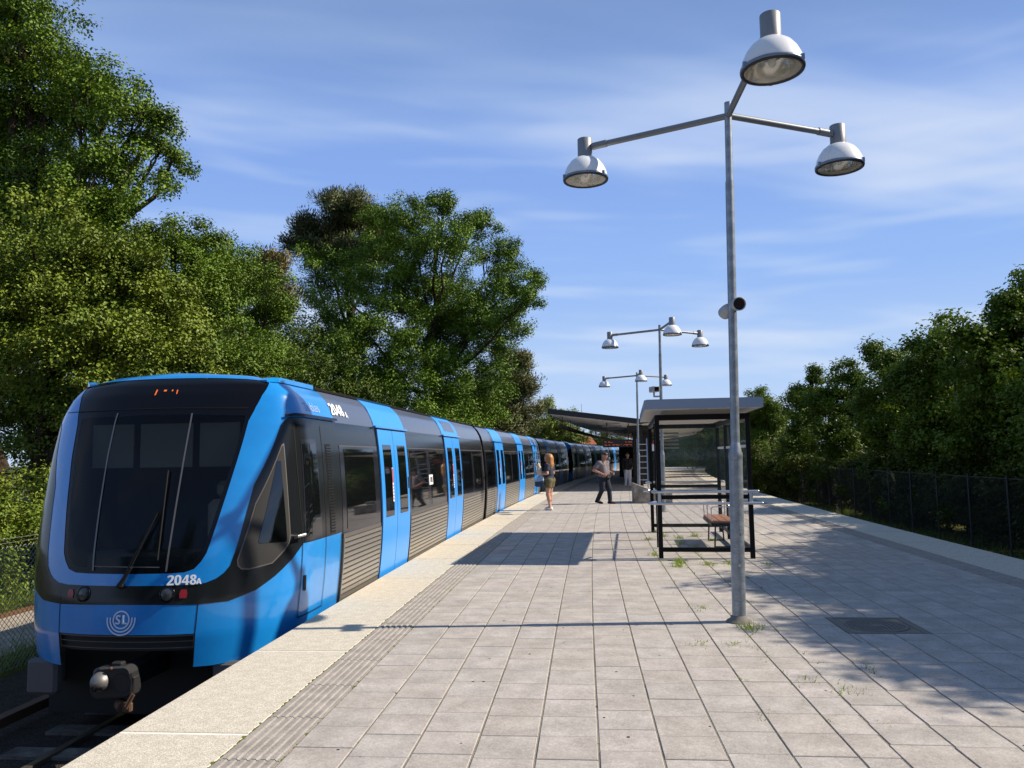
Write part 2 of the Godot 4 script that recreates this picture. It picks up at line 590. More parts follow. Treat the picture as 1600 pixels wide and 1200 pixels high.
func both(right_half: Array) -> PackedVector2Array:      # right half from bottom centre round to top centre, then its mirror image
	var p := poly2(right_half)
	var q := p.duplicate()
	for i in range(p.size() - 1, -1, -1):
		if p[i].x > 0.001: q.append(Vector2(-p[i].x, p[i].y))
	return q

func grow(q: PackedVector2Array, by: float) -> PackedVector2Array:
	var p := q.duplicate()
	if Geometry2D.is_polygon_clockwise(p): p.reverse()
	var r := Geometry2D.offset_polygon(p, by, Geometry2D.JOIN_ROUND)
	return r[0] if r.size() else p

func line_patch(st: SurfaceTool, pts: Array, width: float, off: float) -> void:
	for r in Geometry2D.offset_polyline(poly2(pts), width / 2.0):
		patch(st, r, off, [], 0.12)

# a strip along the side of a carriage
func side_point(side: float, v: float, z: float, off: float) -> Array:
	var p := prof_at(v)
	var a := prof_at(v - 0.01)
	var b := prof_at(minf(v + 0.01, 3.67))
	var n2 := Vector2(b.y - a.y, -(b.x - a.x)).normalized()
	var n := chord.basis * Vector3(side * n2.x, n2.y, 0)
	return [tw(side * p.x, p.y, z) + n * off, n]

func strip(st: SurfaceTool, side: float, v0: float, v1: float, z0: float, z1: float, off: float, rows := 6, edges := true) -> void:
	for i in rows:
		var va := lerpf(v0, v1, float(i) / rows)
		var vb := lerpf(v0, v1, float(i + 1) / rows)
		var a := side_point(side, va, z0, off)
		var b := side_point(side, va, z1, off)
		var c := side_point(side, vb, z1, off)
		var d := side_point(side, vb, z0, off)
		tri3(st, [a[0], b[0], c[0]], [a[1], b[1], c[1]])
		tri3(st, [a[0], c[0], d[0]], [a[1], c[1], d[1]])
		if edges and off > 0.003:
			var fwd := chord.basis * Vector3(0, 0, 1)
			quad(st, a[0], d[0], side_point(side, vb, z0, 0.0)[0], side_point(side, va, z0, 0.0)[0], fwd)
			quad(st, b[0], c[0], side_point(side, vb, z1, 0.0)[0], side_point(side, va, z1, 0.0)[0], -fwd)
	if edges and off > 0.003:
		for e in [[v1, Vector3.UP], [v0, Vector3.DOWN]]:
			quad(st, side_point(side, e[0], z0, off)[0], side_point(side, e[0], z1, off)[0], side_point(side, e[0], z1, 0.0)[0], side_point(side, e[0], z0, 0.0)[0], e[1])

func ribbed(root: Node3D, v0: float, v1: float, z0: float, z1: float, ribs: int) -> void:
	var st := begin()
	strip(st, 1, v0, v1, z0, z1, 0.004, 8)
	obj("groove_plate", st, M["groove"], root, true)
	st = begin()
	var h := (v1 - v0) / ribs
	for i in ribs:
		var v := v0 + h * i
		strip(st, 1, v + h * 0.16, v + h * 0.84, z0 + 0.02, z1 - 0.02, 0.019, 1)
	for e in [[z0, z0 + 0.022], [z1 - 0.022, z1]]:
		strip(st, 1, v0, v1, e[0], e[1], 0.021, 10)
	obj("ribbed_panel", st, M["steel rib"], root, true)

func train_door(root: Node3D, z0: float, z1: float, sign_panel: bool) -> void:
	var st := begin()
	strip(st, 1, -0.06, 2.07, z0, z1, 0.006, 10)
	var door := obj("door", st, M["rubber"], root, true)
	var zm := (z0 + z1) / 2.0
	for leaf in [[z0 + 0.02, zm - 0.008], [zm + 0.008, z1 - 0.02]]:
		st = begin()
		strip(st, 1, -0.05, 2.06, leaf[0], leaf[1], 0.02, 16)
		obj("leaf", st, M["blue door paint"], door)
		st = begin()
		strip(st, 1, 0.80, 1.84, leaf[0] + 0.17, leaf[1] - 0.17 + (0.03 if leaf[0] > zm else 0.0), 0.023, 6)
		obj("pane", st, M["dark glass"], door)
	st = begin()
	strip(st, 1, 1.0, 1.5, zm - 0.235, zm - 0.175, 0.025, 4, false)
	obj("sticker", st, M["white print"], door)
	st = begin()
	strip(st, 1, 1.28, 1.49, zm - 0.232, zm - 0.178, 0.027, 2, false)
	for k in 5:
		strip(st, 1, 1.03 + 0.048 * k, 1.055 + 0.048 * k, zm - 0.222, zm - 0.19, 0.027, 1, false)
	obj("sticker_print", st, M["red print"], door)
	st = begin()
	strip(st, 1, 1.16, 1.34, z1 - 0.10, z1 - 0.055, 0.026, 1)
	obj("door_button", st, M["rubber"], door)
	st = begin()
	strip(st, 1, 2.09, 2.615, z0 - 0.05, z1 + 0.05, 0.006, 8)
	var header := obj("door_header", st, M["blue door paint"], root, true)
	st = begin()
	strip(st, 1, 2.075, 2.105, z0 - 0.1, z1 + 0.1, 0.045, 1)
	obj("drip_rail", st, M["blue paint"], header)
	if sign_panel:
		st = begin()
		strip(st, 1, 2.2, 2.46, z0 + 0.35, z1 - 0.25, 0.009, 4)
		obj("sign_glass", st, M["roof side paint"], header)

# one carriage body from z0 to z1 with passenger doors; clear0 leaves room for a cab
func carriage(root: Node3D, z0: float, z1: float, doors: Array, detailed: bool) -> void:
	var st := begin()
	for side in [-1.0, 1.0]:
		strip(st, side, -0.3, 2.09, z0, z1, 0.0, 14)
	for zz in [z0, z1]:
		for i in 20:
			var a := prof_at(-0.3 + 3.97 * i / 20.0)
			var b := prof_at(-0.3 + 3.97 * (i + 1) / 20.0)
			quad(st, tw(-a.x, a.y, zz), tw(a.x, a.y, zz), tw(b.x, b.y, zz), tw(-b.x, b.y, zz), chord.basis * Vector3(0, 0, 1.0 if zz == z0 else -1.0))
	obj("body", st, M["dark grey paint"], root, true)
	st = begin()
	for side in [-1.0, 1.0]:
		strip(st, side, 2.09, 3.67, z0, z1, 0.0, 14)
	obj("roof", st, M["roof side paint"], root, true)
	st = begin()
	for side in [-1.0, 1.0]:
		strip(st, side, 2.59, 2.65, z0 + 0.02, z1 - 0.02, 0.02, 1)
		for k in 4:
			strip(st, side, 2.575 + 0.027 * k, 2.585 + 0.027 * k, z0 + 0.02, z1 - 0.02, 0.028, 1)
	obj("roof_gutter", st, M["roof rib"], root, true)
	st = begin()
	box(st, Vector3(-1.25, -0.95, -(z1 - chord_z) + 0.3), Vector3(1.25, -0.25, -(z0 - chord_z) - 0.6), chord)
	obj("underframe", st, M["underframe"], root, true)
	for k in 3:
		pass
	var edge := z0 + (0.05 if detailed else 0.1)
	var list := doors + [[z1 - 0.05, z1]]
	for d in list:
		var a := edge
		var b: float = d[0] - 0.06
		edge = d[1] + 0.06
		if b - a < 0.25: continue
		st = begin()
		strip(st, 1, 0.745, 1.80, a, b, 0.004, 6)
		obj("window_band", st, M["window surround"], root, true)
		st = begin()
		ribbed(root, -0.10, 0.70, a, b, 13)
		strip(st, 1, 0.70, 0.75, a, b, 0.012, 1)
		obj("trim_strip", st, M["rubber line"], root, true)
		st = begin()
		strip(st, 1, 1.80, 1.81, a, b, 0.007, 1)
		obj("trim_strip", st, M["rubber line"], root, true)
		var w := b - a
		var n := 1 if w < 2.0 else 2
		for k in n:
			st = begin()
			var wa := a + 0.16 + (w - 0.1) / n * k
			var wb := a + (w - 0.1) / n * (k + 1) - 0.12
			strip(st, 1, 0.80, 1.765, wa, wb, 0.009, 6)
			obj("window", st, M["dark glass"], root, true)
	for i in doors.size():
		train_door(root, doors[i][0], doors[i][1], i == doors.size() - 1)

func nose(root: Node3D, detailed: bool) -> void:
	var mask := both([0.0, 0.575, 0.20, 0.577, 0.31, 0.582, 0.385, 0.612, 0.435, 0.68, 0.472, 0.76, 0.522, 1.0, 0.62, 1.46, 0.76, 2.06, 0.86, 2.21, 1.0, 2.36, 1.16, 2.47, 1.28, 2.545, 1.30, 2.58, 1.22, 2.64, 1.0, 2.70, 0.6, 2.75, 0.3, 2.77, 0.0, 2.78])
	var opening := poly2([-0.45, -0.5, 0.45, -0.5, 0.45, 0.015, -0.45, 0.015])
	var shell := both([0.0, -0.30, 0.6, -0.30, 1.2, -0.26, 2.0, -0.26, 2.82, -0.26, 2.82, 3.67, 0.0, 3.67])
	var st := begin()
	var glass := both([0.0, 0.635, 0.29, 0.637, 0.36, 0.66, 0.405, 0.72, 0.44, 0.82, 0.483, 1.0, 0.575, 1.46, 0.705, 2.03, 0.72, 2.12, 0.0, 2.14])
	patch(st, shell, 0.0, [mask, opening])
	obj("cab_shell", st, M["blue paint"], root, true)
	st = begin()
	patch(st, mask, -0.004, [glass] if detailed else [])
	obj("windscreen_surround", st, M["black paint"], root, true)
	var band := both([0.0, 0.295, 0.43, 0.283, 0.713, 0.298, 0.982, 0.378, 1.192, 0.487, 1.454, 0.647, 1.57, 0.73, 1.64, 0.776, 2.82, 0.776, 2.82, 2.1, 1.46, 2.105, 1.374, 2.095, 1.29, 2.065, 1.214, 2.01, 1.076, 1.763, 0.866, 1.40, 0.775, 1.0, 0.727, 0.766, 0.69, 0.63, 0.64, 0.565, 0.575, 0.515, 0.49, 0.48, 0.38, 0.468, 0.0, 0.465])
	st = begin()
	patch(st, band, 0.003)
	obj("black_band", st, M["dark grey paint"], root, true)
	if not detailed:
		return
	st = begin()
	patch(st, glass, -0.002)
	obj("windscreen", st, M["windscreen glass"], root, true)
	# cab seen through the windscreen
	st = begin()
	for q in [[Vector3(-1.2, 0.45, 1.75), Vector3(1.2, 2.2, 1.80)], [Vector3(-0.9, 0.40, 0.55), Vector3(0.9, 0.45, 1.8)], [Vector3(-1.05, 2.16, 0.98), Vector3(1.05, 2.2, 1.8)], [Vector3(-1.24, 0.45, 1.0), Vector3(-1.20, 2.18, 1.8)], [Vector3(1.20, 0.45, 1.0), Vector3(1.24, 2.18, 1.8)]]:
		box(st, Vector3(q[0].x, q[0].y, -(nose_z + q[1].z - chord_z)), Vector3(q[1].x, q[1].y, -(nose_z + q[0].z - chord_z)), chord)
	box(st, Vector3(-0.72, 0.45, -(nose_z + 0.85 - chord_z)), Vector3(0.72, 0.72, -(nose_z + 0.5 - chord_z)), chord, 0.04)
	obj("cab_lining", st, M["cab lining"], root, true)
	st = begin()
	for q in [[-0.82, -0.36], [-0.28, 0.30], [0.38, 0.82]]:
		box(st, Vector3(q[0], 1.58, -(nose_z + 0.72 - chord_z)), Vector3(q[1], 2.04, -(nose_z + 0.70 - chord_z)), chord)
	obj("sun_blind", st, M["blind"], root, true)
	st = begin()
	box(st, Vector3(0.25, 0.6, -(nose_z + 1.25 - chord_z)), Vector3(0.75, 1.22, -(nose_z + 1.1 - chord_z)), chord, 0.06)
	box(st, Vector3(0.34, 1.24, -(nose_z + 1.23 - chord_z)), Vector3(0.66, 1.42, -(nose_z + 1.13 - chord_z)), chord, 0.05)
	box(st, Vector3(0.25, 0.55, -(nose_z + 1.1 - chord_z)), Vector3(0.75, 0.68, -(nose_z + 0.75 - chord_z)), chord, 0.05)
	obj("driver_seat", st, M["seat cloth"], root, true)
	for e in [[[-0.26, 2.16, -0.165, 0.61], 0.012], [[0.20, 2.14, 0.19, 0.60], 0.012]]:
		st = begin()
		line_patch(st, e[0], e[1], 0.006)
		obj("door_strip", st, M["door strip"], root, true)
	st = begin()
	line_patch(st, [-0.16, 0.645, 0.14, 0.635], 0.010, 0.006)
	obj("sill_strip", st, M["rubber line"], root, true)
	for e in [[[-1.2, 2.2, -0.6, 2.2, 0.0, 2.21, 0.6, 2.2, 0.76, 2.2], 0.008, 0.002], [[0.448, 0.44, 0.45, -0.28], 0.008, 0.002], [[-0.448, 0.44, -0.45, -0.28], 0.008, 0.002],
		[[1.47, 2.02, 1.50, 1.6, 1.621, 0.766, 1.63, 0.3, 1.635, 0.02, 2.28, 0.02, 2.275, 0.786, 2.275, 2.02], 0.012, 0.006]]:
		st = begin()
		line_patch(st, e[0], e[1], e[2])
		obj("panel_seam", st, M["rubber"], root, true)
	st = begin()
	line_patch(st, [1.30, 2.105, 1.5, 2.125, 2.85, 2.115], 0.03, 0.03)
	obj("drip_rail", st, M["black paint"], root, true)
	# side window of the cab
	var surround := poly2([0.75, 0.677, 0.762, 0.62, 0.80, 0.585, 0.88, 0.577, 1.149, 0.617, 1.31, 0.735, 1.372, 0.80, 1.388, 0.866, 1.265, 1.82, 1.22, 1.80, 0.895, 1.215])
	st = begin()
	patch(st, surround, 0.006)
	var sw := obj("side_window", st, M["rubber line"], root, true)
	st = begin()
	patch(st, grow(surround, -0.014), 0.009)
	obj("window_seal", st, M["cab dark"], sw)
	st = begin()
	patch(st, poly2([0.955, 0.84, 0.97, 0.823, 1.315, 0.816, 1.33, 0.83, 1.207, 1.633, 1.149, 1.633]), 0.012)
	obj("pane", st, M["dark glass"], sw)
	# cab door window, louvre, small fittings
	st = begin()
	patch(st, poly2([1.61, 1.86, 2.09, 1.87, 2.15, 0.79, 1.665, 0.79]), 0.006)
	var dw := obj("cab_door_window", st, M["window surround"], root, true)
	st = begin()
	patch(st, poly2([1.645, 1.815, 2.055, 1.823, 2.11, 0.835, 1.70, 0.835]), 0.009)
	obj("pane", st, M["dark glass"], dw)
	st = begin()
	patch(st, poly2([2.37, 1.82, 2.56, 1.82, 2.60, 0.80, 2.42, 0.80]), 0.005)
	var lv := obj("louvre", st, M["rubber"], root, true)
	st = begin()
	for k in 30:
		var f := (k + 0.5) / 30.0
		var v := lerpf(0.82, 1.80, f)
		var ua := lerpf(2.435, 2.39, f)
		patch(st, poly2([ua, v - 0.008, ua + 0.15, v - 0.008, ua + 0.15, v + 0.008, ua, v + 0.008]), 0.012, [], 0.2)
	obj("slats", st, M["dark grey paint"], lv)
	st = begin()
	line_patch(st, [2.80, 0.0, 2.80, 0.76], 0.014, 0.006)
	obj("panel_seam", st, M["rubber"], root, true)
	st = begin()
	patch(st, poly2([1.70, 0.28, 1.76, 0.28, 1.74, 0.44, 1.68, 0.44]), 0.007)
	obj("step_recess", st, M["rubber"], root, true)
	st = begin()
	var hf := skin_frame(1.45, 0.86, 0.0)
	tube(st, hf * Vector3(0, 0, 0), hf * Vector3(0.0, 0.0, 0.07), 0.012, 0.012, 8)
	tube(st, hf * Vector3(-0.02, 0.0, 0.07), hf * Vector3(0.09, 0.01, 0.07), 0.014, 0.017, 8)
	obj("door_handle", st, M["steel trim"], root, true)
	# lamps
	for s in [-1.0, 1.0]:
		var f := skin_frame(s * 0.215, 0.388, 0.004)
		var fz := Transform3D(Basis(f.basis.x, f.basis.z, -f.basis.y), f.origin)
		st = begin()
		lathe(st, fz, [[0.074, 0.0], [0.074, 0.010], [0.062, 0.012]], 24)
		var hl := obj("headlight", st, M["black paint"], root, true)
		st = begin()
		lathe(st, fz, [[0.062, 0.004], [0.045, 0.010], [0.0, 0.014]], 24)
		obj("lens", st, M["lens glass"], hl)
		st = begin()
		patch(st, poly2([s * 0.33 - 0.025, 0.348, s * 0.33 + 0.025, 0.348, s * 0.33 + 0.03, 0.388, s * 0.33 + 0.02, 0.426, s * 0.33 - 0.02, 0.426, s * 0.33 - 0.03, 0.388]), 0.010)
		obj("tail_light", st, M["red lens"], root, true)
	# wiper
	st = begin()
	var w0 := skin(-0.005, 0.467, 0.05)
	var w1 := skin(0.10, 1.14, 0.05)
	tube(st, skin(-0.005, 0.467, 0.0), w0, 0.03, 0.025, 10)
	tube(st, w0, skin(0.02, 0.63, 0.06), 0.022, 0.014, 8)
	tube(st, w0 + (w1 - w0) * 0.05 + chord.basis.x * 0.03, w1, 0.008, 0.006, 6)
	tube(st, w0, w1, 0.009, 0.007, 6)
	tube(st, skin(0.112, 1.55, 0.03), skin(0.135, 0.70, 0.03), 0.009, 0.009, 6)
	obj("wiper", st, M["rubber"], root, true)
	# destination display: a few lit dots in the dark band
	st = begin()
	for k in [[-0.03, 2.37, 0.08], [0.0, 2.42, 0.025], [0.03, 2.42, 0.025], [0.06, 2.38, 0.06]]:
		patch(st, poly2([k[0], k[1], k[0] + 0.007, k[1], k[0] + 0.007, k[1] + k[2], k[0], k[1] + k[2]]), 0.003, [], 0.2)
	obj("display_light", st, M["orange led"], root, true)
	# front grille below the blue panel
	st = begin()
	patch(st, poly2([-0.45, -0.15, 0.45, -0.15, 0.45, 0.012, -0.45, 0.012]), -0.05)
	var gr := obj("grille", st, M["underframe"], root, true)
	for v in [[0.0, 0.013], [-0.055, 0.008], [-0.115, 0.008]]:
		st = begin()
		line_patch(st, [-0.445, v[0], 0.445, v[0]], v[1], -0.01 + v[0] * 0.05)
		obj("grille_bar", st, M["roof rib"], gr)
	st = begin()
	line_patch(st, [0.443, 0.0, 0.443, -0.12], 0.012, -0.01)
	line_patch(st, [-0.443, 0.0, -0.443, -0.12], 0.012, -0.01)
	obj("grille_end", st, M["roof rib"], gr)
	# roof fairings over the corners
	for s in [-1.0, 1.0]:
		st = begin()
		var pts := []
		for k in 9:
			pts.append([1.25 + k * 0.19, 2.66])
		for k in 8:
			var a := skin(s * pts[k][0], 2.57, 0.0)
			var b := skin(s * pts[k + 1][0], 2.57, 0.0)
			var up := Vector3(0, 0.05 if k > 0 else 0.02, 0)
			var ub := Vector3(0, 0.05, 0)
			var inn: Vector3 = chord.basis.x * (-0.10 * s)
			quad(st, a, b, b + ub, a + up, chord.basis.x * s)
			quad(st, a + up, b + ub, b + ub + inn, a + up + inn, Vector3.UP)
			if k == 0: quad(st, a, a + up, a + up + inn, a + inn, chord.basis.z)
		obj("roof_fairing", st, M["blue paint"], root, true)
	# under the nose
	st = begin()
	box(st, Vector3(-1.25, -0.95, -(nose_z + 1.6 - chord_z)), Vector3(1.25, -0.02, -(nose_z + 0.75 - chord_z)), chord)
	obj("underframe", st, M["underframe"], root, true)
	for s in [-1.0, 1.0]:
		st = begin()
		var fz2: float = -(nose_z - chord_z)
		box(st, Vector3(minf(s * 0.80, s * 1.12), -0.62, fz2 - 0.34), Vector3(maxf(s * 0.80, s * 1.12), -0.28, fz2 - 0.22), chord, 0.03)
		box(st, Vector3(minf(s * 1.08, s * 1.12), -0.62, fz2 - 0.9), Vector3(maxf(s * 1.08, s * 1.12), -0.3, fz2 - 0.34), chord, 0.02)
		obj("snow_guard", st, M["bogie grey"], root, true)
	_coupler(root)
	_lettering(root)

func _coupler(root: Node3D) -> void:
	var f := chord * Transform3D(Basis().scaled(Vector3(0.9, 0.9, 0.9)), Vector3(-0.02, -0.40, -(nose_z - 0.08 - chord_z)))
	var st := begin()
	# face plate: two round-cornered boxes and the shank behind
	var out := PackedVector2Array()
	for c in [[0.15, 0.10, 0.0], [-0.14, 0.08, 90.0], [-0.16, -0.10, 180.0], [0.17, -0.08, 270.0]]:
		for k in 5:
			var a := deg_to_rad(c[2] + k * 22.5)
			out.append(Vector2(c[0] + 0.07 * cos(a), c[1] + 0.07 * sin(a)))
	var n := out.size()
	for i in n:
		var a := out[i]
		var b := out[(i + 1) % n]
		quad(st, f * Vector3(a.x, a.y, 0.0), f * Vector3(b.x, b.y, 0.0), f * Vector3(b.x, b.y, -0.14), f * Vector3(a.x, a.y, -0.14), f.basis * Vector3(a.x + b.x, a.y + b.y, 0).normalized())
		quad(st, f * Vector3(a.x, a.y, 0.0), f * Vector3(b.x, b.y, 0.0), f * Vector3(b.x * 0.9, b.y * 0.88, 0.012), f * Vector3(a.x * 0.9, a.y * 0.88, 0.012), f.basis * Vector3(a.x, a.y, 0.25).normalized())
		tri(st, f * Vector3(0, 0, 0.012), f * Vector3(a.x * 0.9, a.y * 0.88, 0.012), f * Vector3(b.x * 0.9, b.y * 0.88, 0.012), f.basis.z)
	box(st, Vector3(-0.08, -0.1, -0.9), Vector3(0.12, 0.1, -0.13), f)
	box(st, Vector3(0.20, -0.12, -0.1), Vector3(0.25, 0.06, 0.0), f, 0.01)
	box(st, Vector3(-0.02, 0.14, -0.1), Vector3(0.10, 0.20, -0.01), f, 0.012)
	var cp := obj("coupler", st, M["coupler iron"], root, true)
	st = begin()
	var fz := f * Transform3D(Basis(Vector3.RIGHT, Vector3(0, 0, 1), Vector3(0, -1, 0)), Vector3(-0.115, 0.01, 0.012))
	lathe(st, fz, [[0.10, 0.0], [0.095, 0.03], [0.075, 0.065], [0.045, 0.09], [0.0, 0.10]], 20)
	obj("coupler_cone", st, M["cone steel"], cp)
	st = begin()
	box(st, Vector3(-0.15, -0.05, 0.06), Vector3(-0.02, -0.02, 0.11), f, 0.006)
	box(st, Vector3(-0.15, -0.07, 0.05), Vector3(-0.11, -0.01, 0.115), f, 0.006)
	obj("cone_latch", st, M["rubber"], cp)
	st = begin()
	var fh := f * Transform3D(Basis(Vector3.RIGHT, Vector3(0, 0, 1), Vector3(0, -1, 0)), Vector3(0.115, -0.005, 0.0135))
	lathe(st, fh, [[0.0, -0.008], [0.108, 0.0]], 20)
	obj("coupler_socket", st, M["cab dark"], cp)
	st = begin()
	ball(st, f * Vector3(0.0, 0.145, 0.02), 0.018, 8)
	tube(st, f * Vector3(0.23, -0.10, 0.0), f * Vector3(0.17, -0.23, 0.03), 0.012, 0.012, 8)
	tube(st, f * Vector3(0.25, -0.12, 0.0), f * Vector3(0.19, -0.25, 0.03), 0.012, 0.012, 8)
	tube(st, f * Vector3(0.04, -0.24, -0.1), f * Vector3(0.13, -0.25, 0.0), 0.055, 0.05, 12)
	box(st, Vector3(0.12, -0.30, -0.05), Vector3(0.22, -0.20, 0.01), f, 0.015)
	obj("coupler_linkage", st, M["rust"], cp)

func text_on(parent: Node, s: String, u: float, v: float, off: float, height: float, m: Material, called: String, bold := true, squeeze := 1.0, family := "Droid Sans") -> void:
	var tm := TextMesh.new()
	var font := SystemFont.new()
	font.font_names = PackedStringArray([family])
	font.font_weight = 700 if bold else 400
	tm.text = s
	tm.font = font
	tm.font_size = 64
	tm.pixel_size = height / 46.0
	tm.depth = 0.0
	var a := tm.get_mesh_arrays()
	var vs: PackedVector3Array = a[Mesh.ARRAY_VERTEX]
	var ix: PackedInt32Array = a[Mesh.ARRAY_INDEX] if a[Mesh.ARRAY_INDEX] != null else PackedInt32Array(range(vs.size()))
	var st := begin()
	for k in range(0, ix.size() - 2, 3):
		var ps := []
		var ns := []
		for q in 3:
			var p := vs[ix[k + q]]
			ps.append(skin(u + p.x * squeeze, v + p.y, off))
			ns.append(skin_normal(u + p.x * squeeze, v + p.y))
		if ((ps[1] - ps[0]) as Vector3).cross(ps[2] - ps[0]).length() > 1e-10: tri3(st, ps, ns)
	obj(called, st, m, parent, true)

func text_flat(parent: Node3D, s: String, f: Transform3D, height: float, m: Material, called: String) -> void:
	var tm := TextMesh.new()
	var font := SystemFont.new()
	font.font_names = PackedStringArray(["Droid Sans"])
	font.font_weight = 700
	tm.text = s
	tm.font = font
	tm.font_size = 64
	tm.pixel_size = height / 46.0
	tm.depth = 0.003
	tm.material = m
	var o := MeshInstance3D.new()
	o.mesh = tm
	hang(called, o, parent)
	o.transform = Transform3D(Basis(), -parent.position) * f

func ring(st: SurfaceTool, f: Transform3D, r0: float, r1: float, a0: float, a1: float, seg := 28) -> void:
	for i in seg:
		var a := deg_to_rad(lerpf(a0, a1, float(i) / seg))
		var b := deg_to_rad(lerpf(a0, a1, float(i + 1) / seg))
		var da := Vector3(cos(a), sin(a), 0)
		var db := Vector3(cos(b), sin(b), 0)
		quad(st, f * (da * r0), f * (da * r1), f * (db * r1), f * (db * r0), f.basis.z)

func _lettering(root: Node3D) -> void:
	text_flat(root, "2048", skin_frame(0.305, 0.512, 0.008), 0.092, M["white print"], "number")
	text_flat(root, "A", skin_frame(0.437, 0.496, 0.012), 0.052, M["white print"], "number")
	var f := skin_frame(0.0, 0.155, 0.006)
	var st := begin()
	ring(st, f, 0.072, 0.086, 0, 360, 40)
	ring(st, f, 0.102, 0.116, 180, 360)
	ring(st, f, 0.132, 0.146, 180, 360)
	for s in [-1.0, 1.0]:
		for r in [0.109, 0.139]:
			quad(st, f * Vector3(s * r - 0.007, 0, 0), f * Vector3(s * r + 0.007, 0, 0), f * Vector3(s * r + 0.007, 0.022, 0), f * Vector3(s * r - 0.007, 0.022, 0), f.basis.z)
	obj("logo", st, M["logo print"], root, true)
	text_flat(root, "SL", f, 0.082, M["logo print"], "logo_letters")
	text_on(root, "2048", 3.05, 2.26, 0.009, 0.155, M["white print"], "number", true, 1.05)
	text_on(root, "A", 3.38, 2.21, 0.009, 0.08, M["white print"], "number", true, 1.05)
	text_on(root, "Tobias", 2.2, 2.24, 0.005, 0.10, M["faded print"], "cab_name", false, 1.0, "Droid Serif")

func build_train() -> void:
	set_chord(8.0, 21.0)
	var root := thing("metro_train", "blue metro train numbered 2048 with dark windscreen, stopped along the left platform edge", "train", Vector3(TC, RAIL, -ZN))
	nose_z = ZN
	nose_s = 1.0
	nose(root, true)
	carriage(root, 9.22, 21.05, [[10.95, 12.6], [15.85, 17.6]], true)
	# notice beside the second door
	var st := begin()
	strip(st, 1, 1.15, 1.33, 14.15, 14.45, 0.013, 1)
	var nt := obj("notice", st, M["white print"], root, true)
	st = begin()
	strip(st, 1, 1.19, 1.29, 14.22, 14.27, 0.0145, 1, false)
	strip(st, 1, 1.19, 1.29, 14.30, 14.40, 0.0145, 1, false)
	obj("notice_print", st, M["rubber"], nt)
	_bellows(root, 21.05, 21.45)
	set_chord(21.4, 36.3)
	carriage(root, 21.45, 36.3, [[23.3, 24.95], [28.4, 30.05], [33.4, 35.05]], true)
	set_chord(36.3, 50.6)
	_bellows(root, 36.3, 36.7)
	carriage(root, 36.7, 48.58, [[39.0, 40.65], [44.2, 45.85]], true)
	nose_z = 50.6
	nose_s = -1.0
	nose(root, false)
	var r2 := thing("metro_train", "second set of metro carriages coupled behind the first, in the canopy's shade", "train", pt(TC, RAIL, 51.2))
	set_chord(51.5, 65.0)
	nose_z = 51.2
	nose_s = 1.0
	nose(r2, false)
	carriage(r2, 53.22, 65.0, [[55.0, 56.65], [60.0, 61.65]], false)
	set_chord(65.0, 80.0)
	_bellows(r2, 65.0, 65.4)
	carriage(r2, 65.4, 80.0, [[67.2, 68.85], [72.2, 73.85], [77.2, 78.85]], false)
	set_chord(80.0, 94.5)
	_bellows(r2, 80.0, 80.4)
	carriage(r2, 80.4, 92.48, [[83.0, 84.65], [88.0, 89.65]], false)
	nose_z = 94.5
	nose_s = -1.0
	nose(r2, false)

func _bellows(root: Node3D, z0: float, z1: float) -> void:
	var st := begin()
	for k in 4:
		var a := lerpf(z0, z1, k / 4.0)
		var b := lerpf(z0, z1, (k + 1) / 4.0)
		for side in [-1.0, 1.0]:
			var rows := 16
			for i in rows:
				var p := prof_at(-0.3 + 3.97 * i / rows)
				var q := prof_at(-0.3 + 3.97 * (i + 1) / rows)
				var m := (a + b) / 2.0
				for e in [[a, m, 0.93, 0.975], [m, b, 0.975, 0.93]]:
					quad(st, tw(side * p.x * e[2], p.y * 0.98, e[0]), tw(side * p.x * e[3], p.y * 0.98, e[1]), tw(side * q.x * e[3], q.y * 0.98, e[1]), tw(side * q.x * e[2], q.y * 0.98, e[0]), chord.basis * Vector3(side, 0.1 if i < 9 else 1.0, 0).normalized())
	obj("bellows", st, M["bellows"], root, true)

# ---------------------------------------------------------------- the platform and the ground
func seam_t(z: float) -> float:     # where the columns of slabs along the right edge begin
	return lerpf(1.63, 1.75, clampf((z - 3.5) / 5.0, 0.0, 1.0))

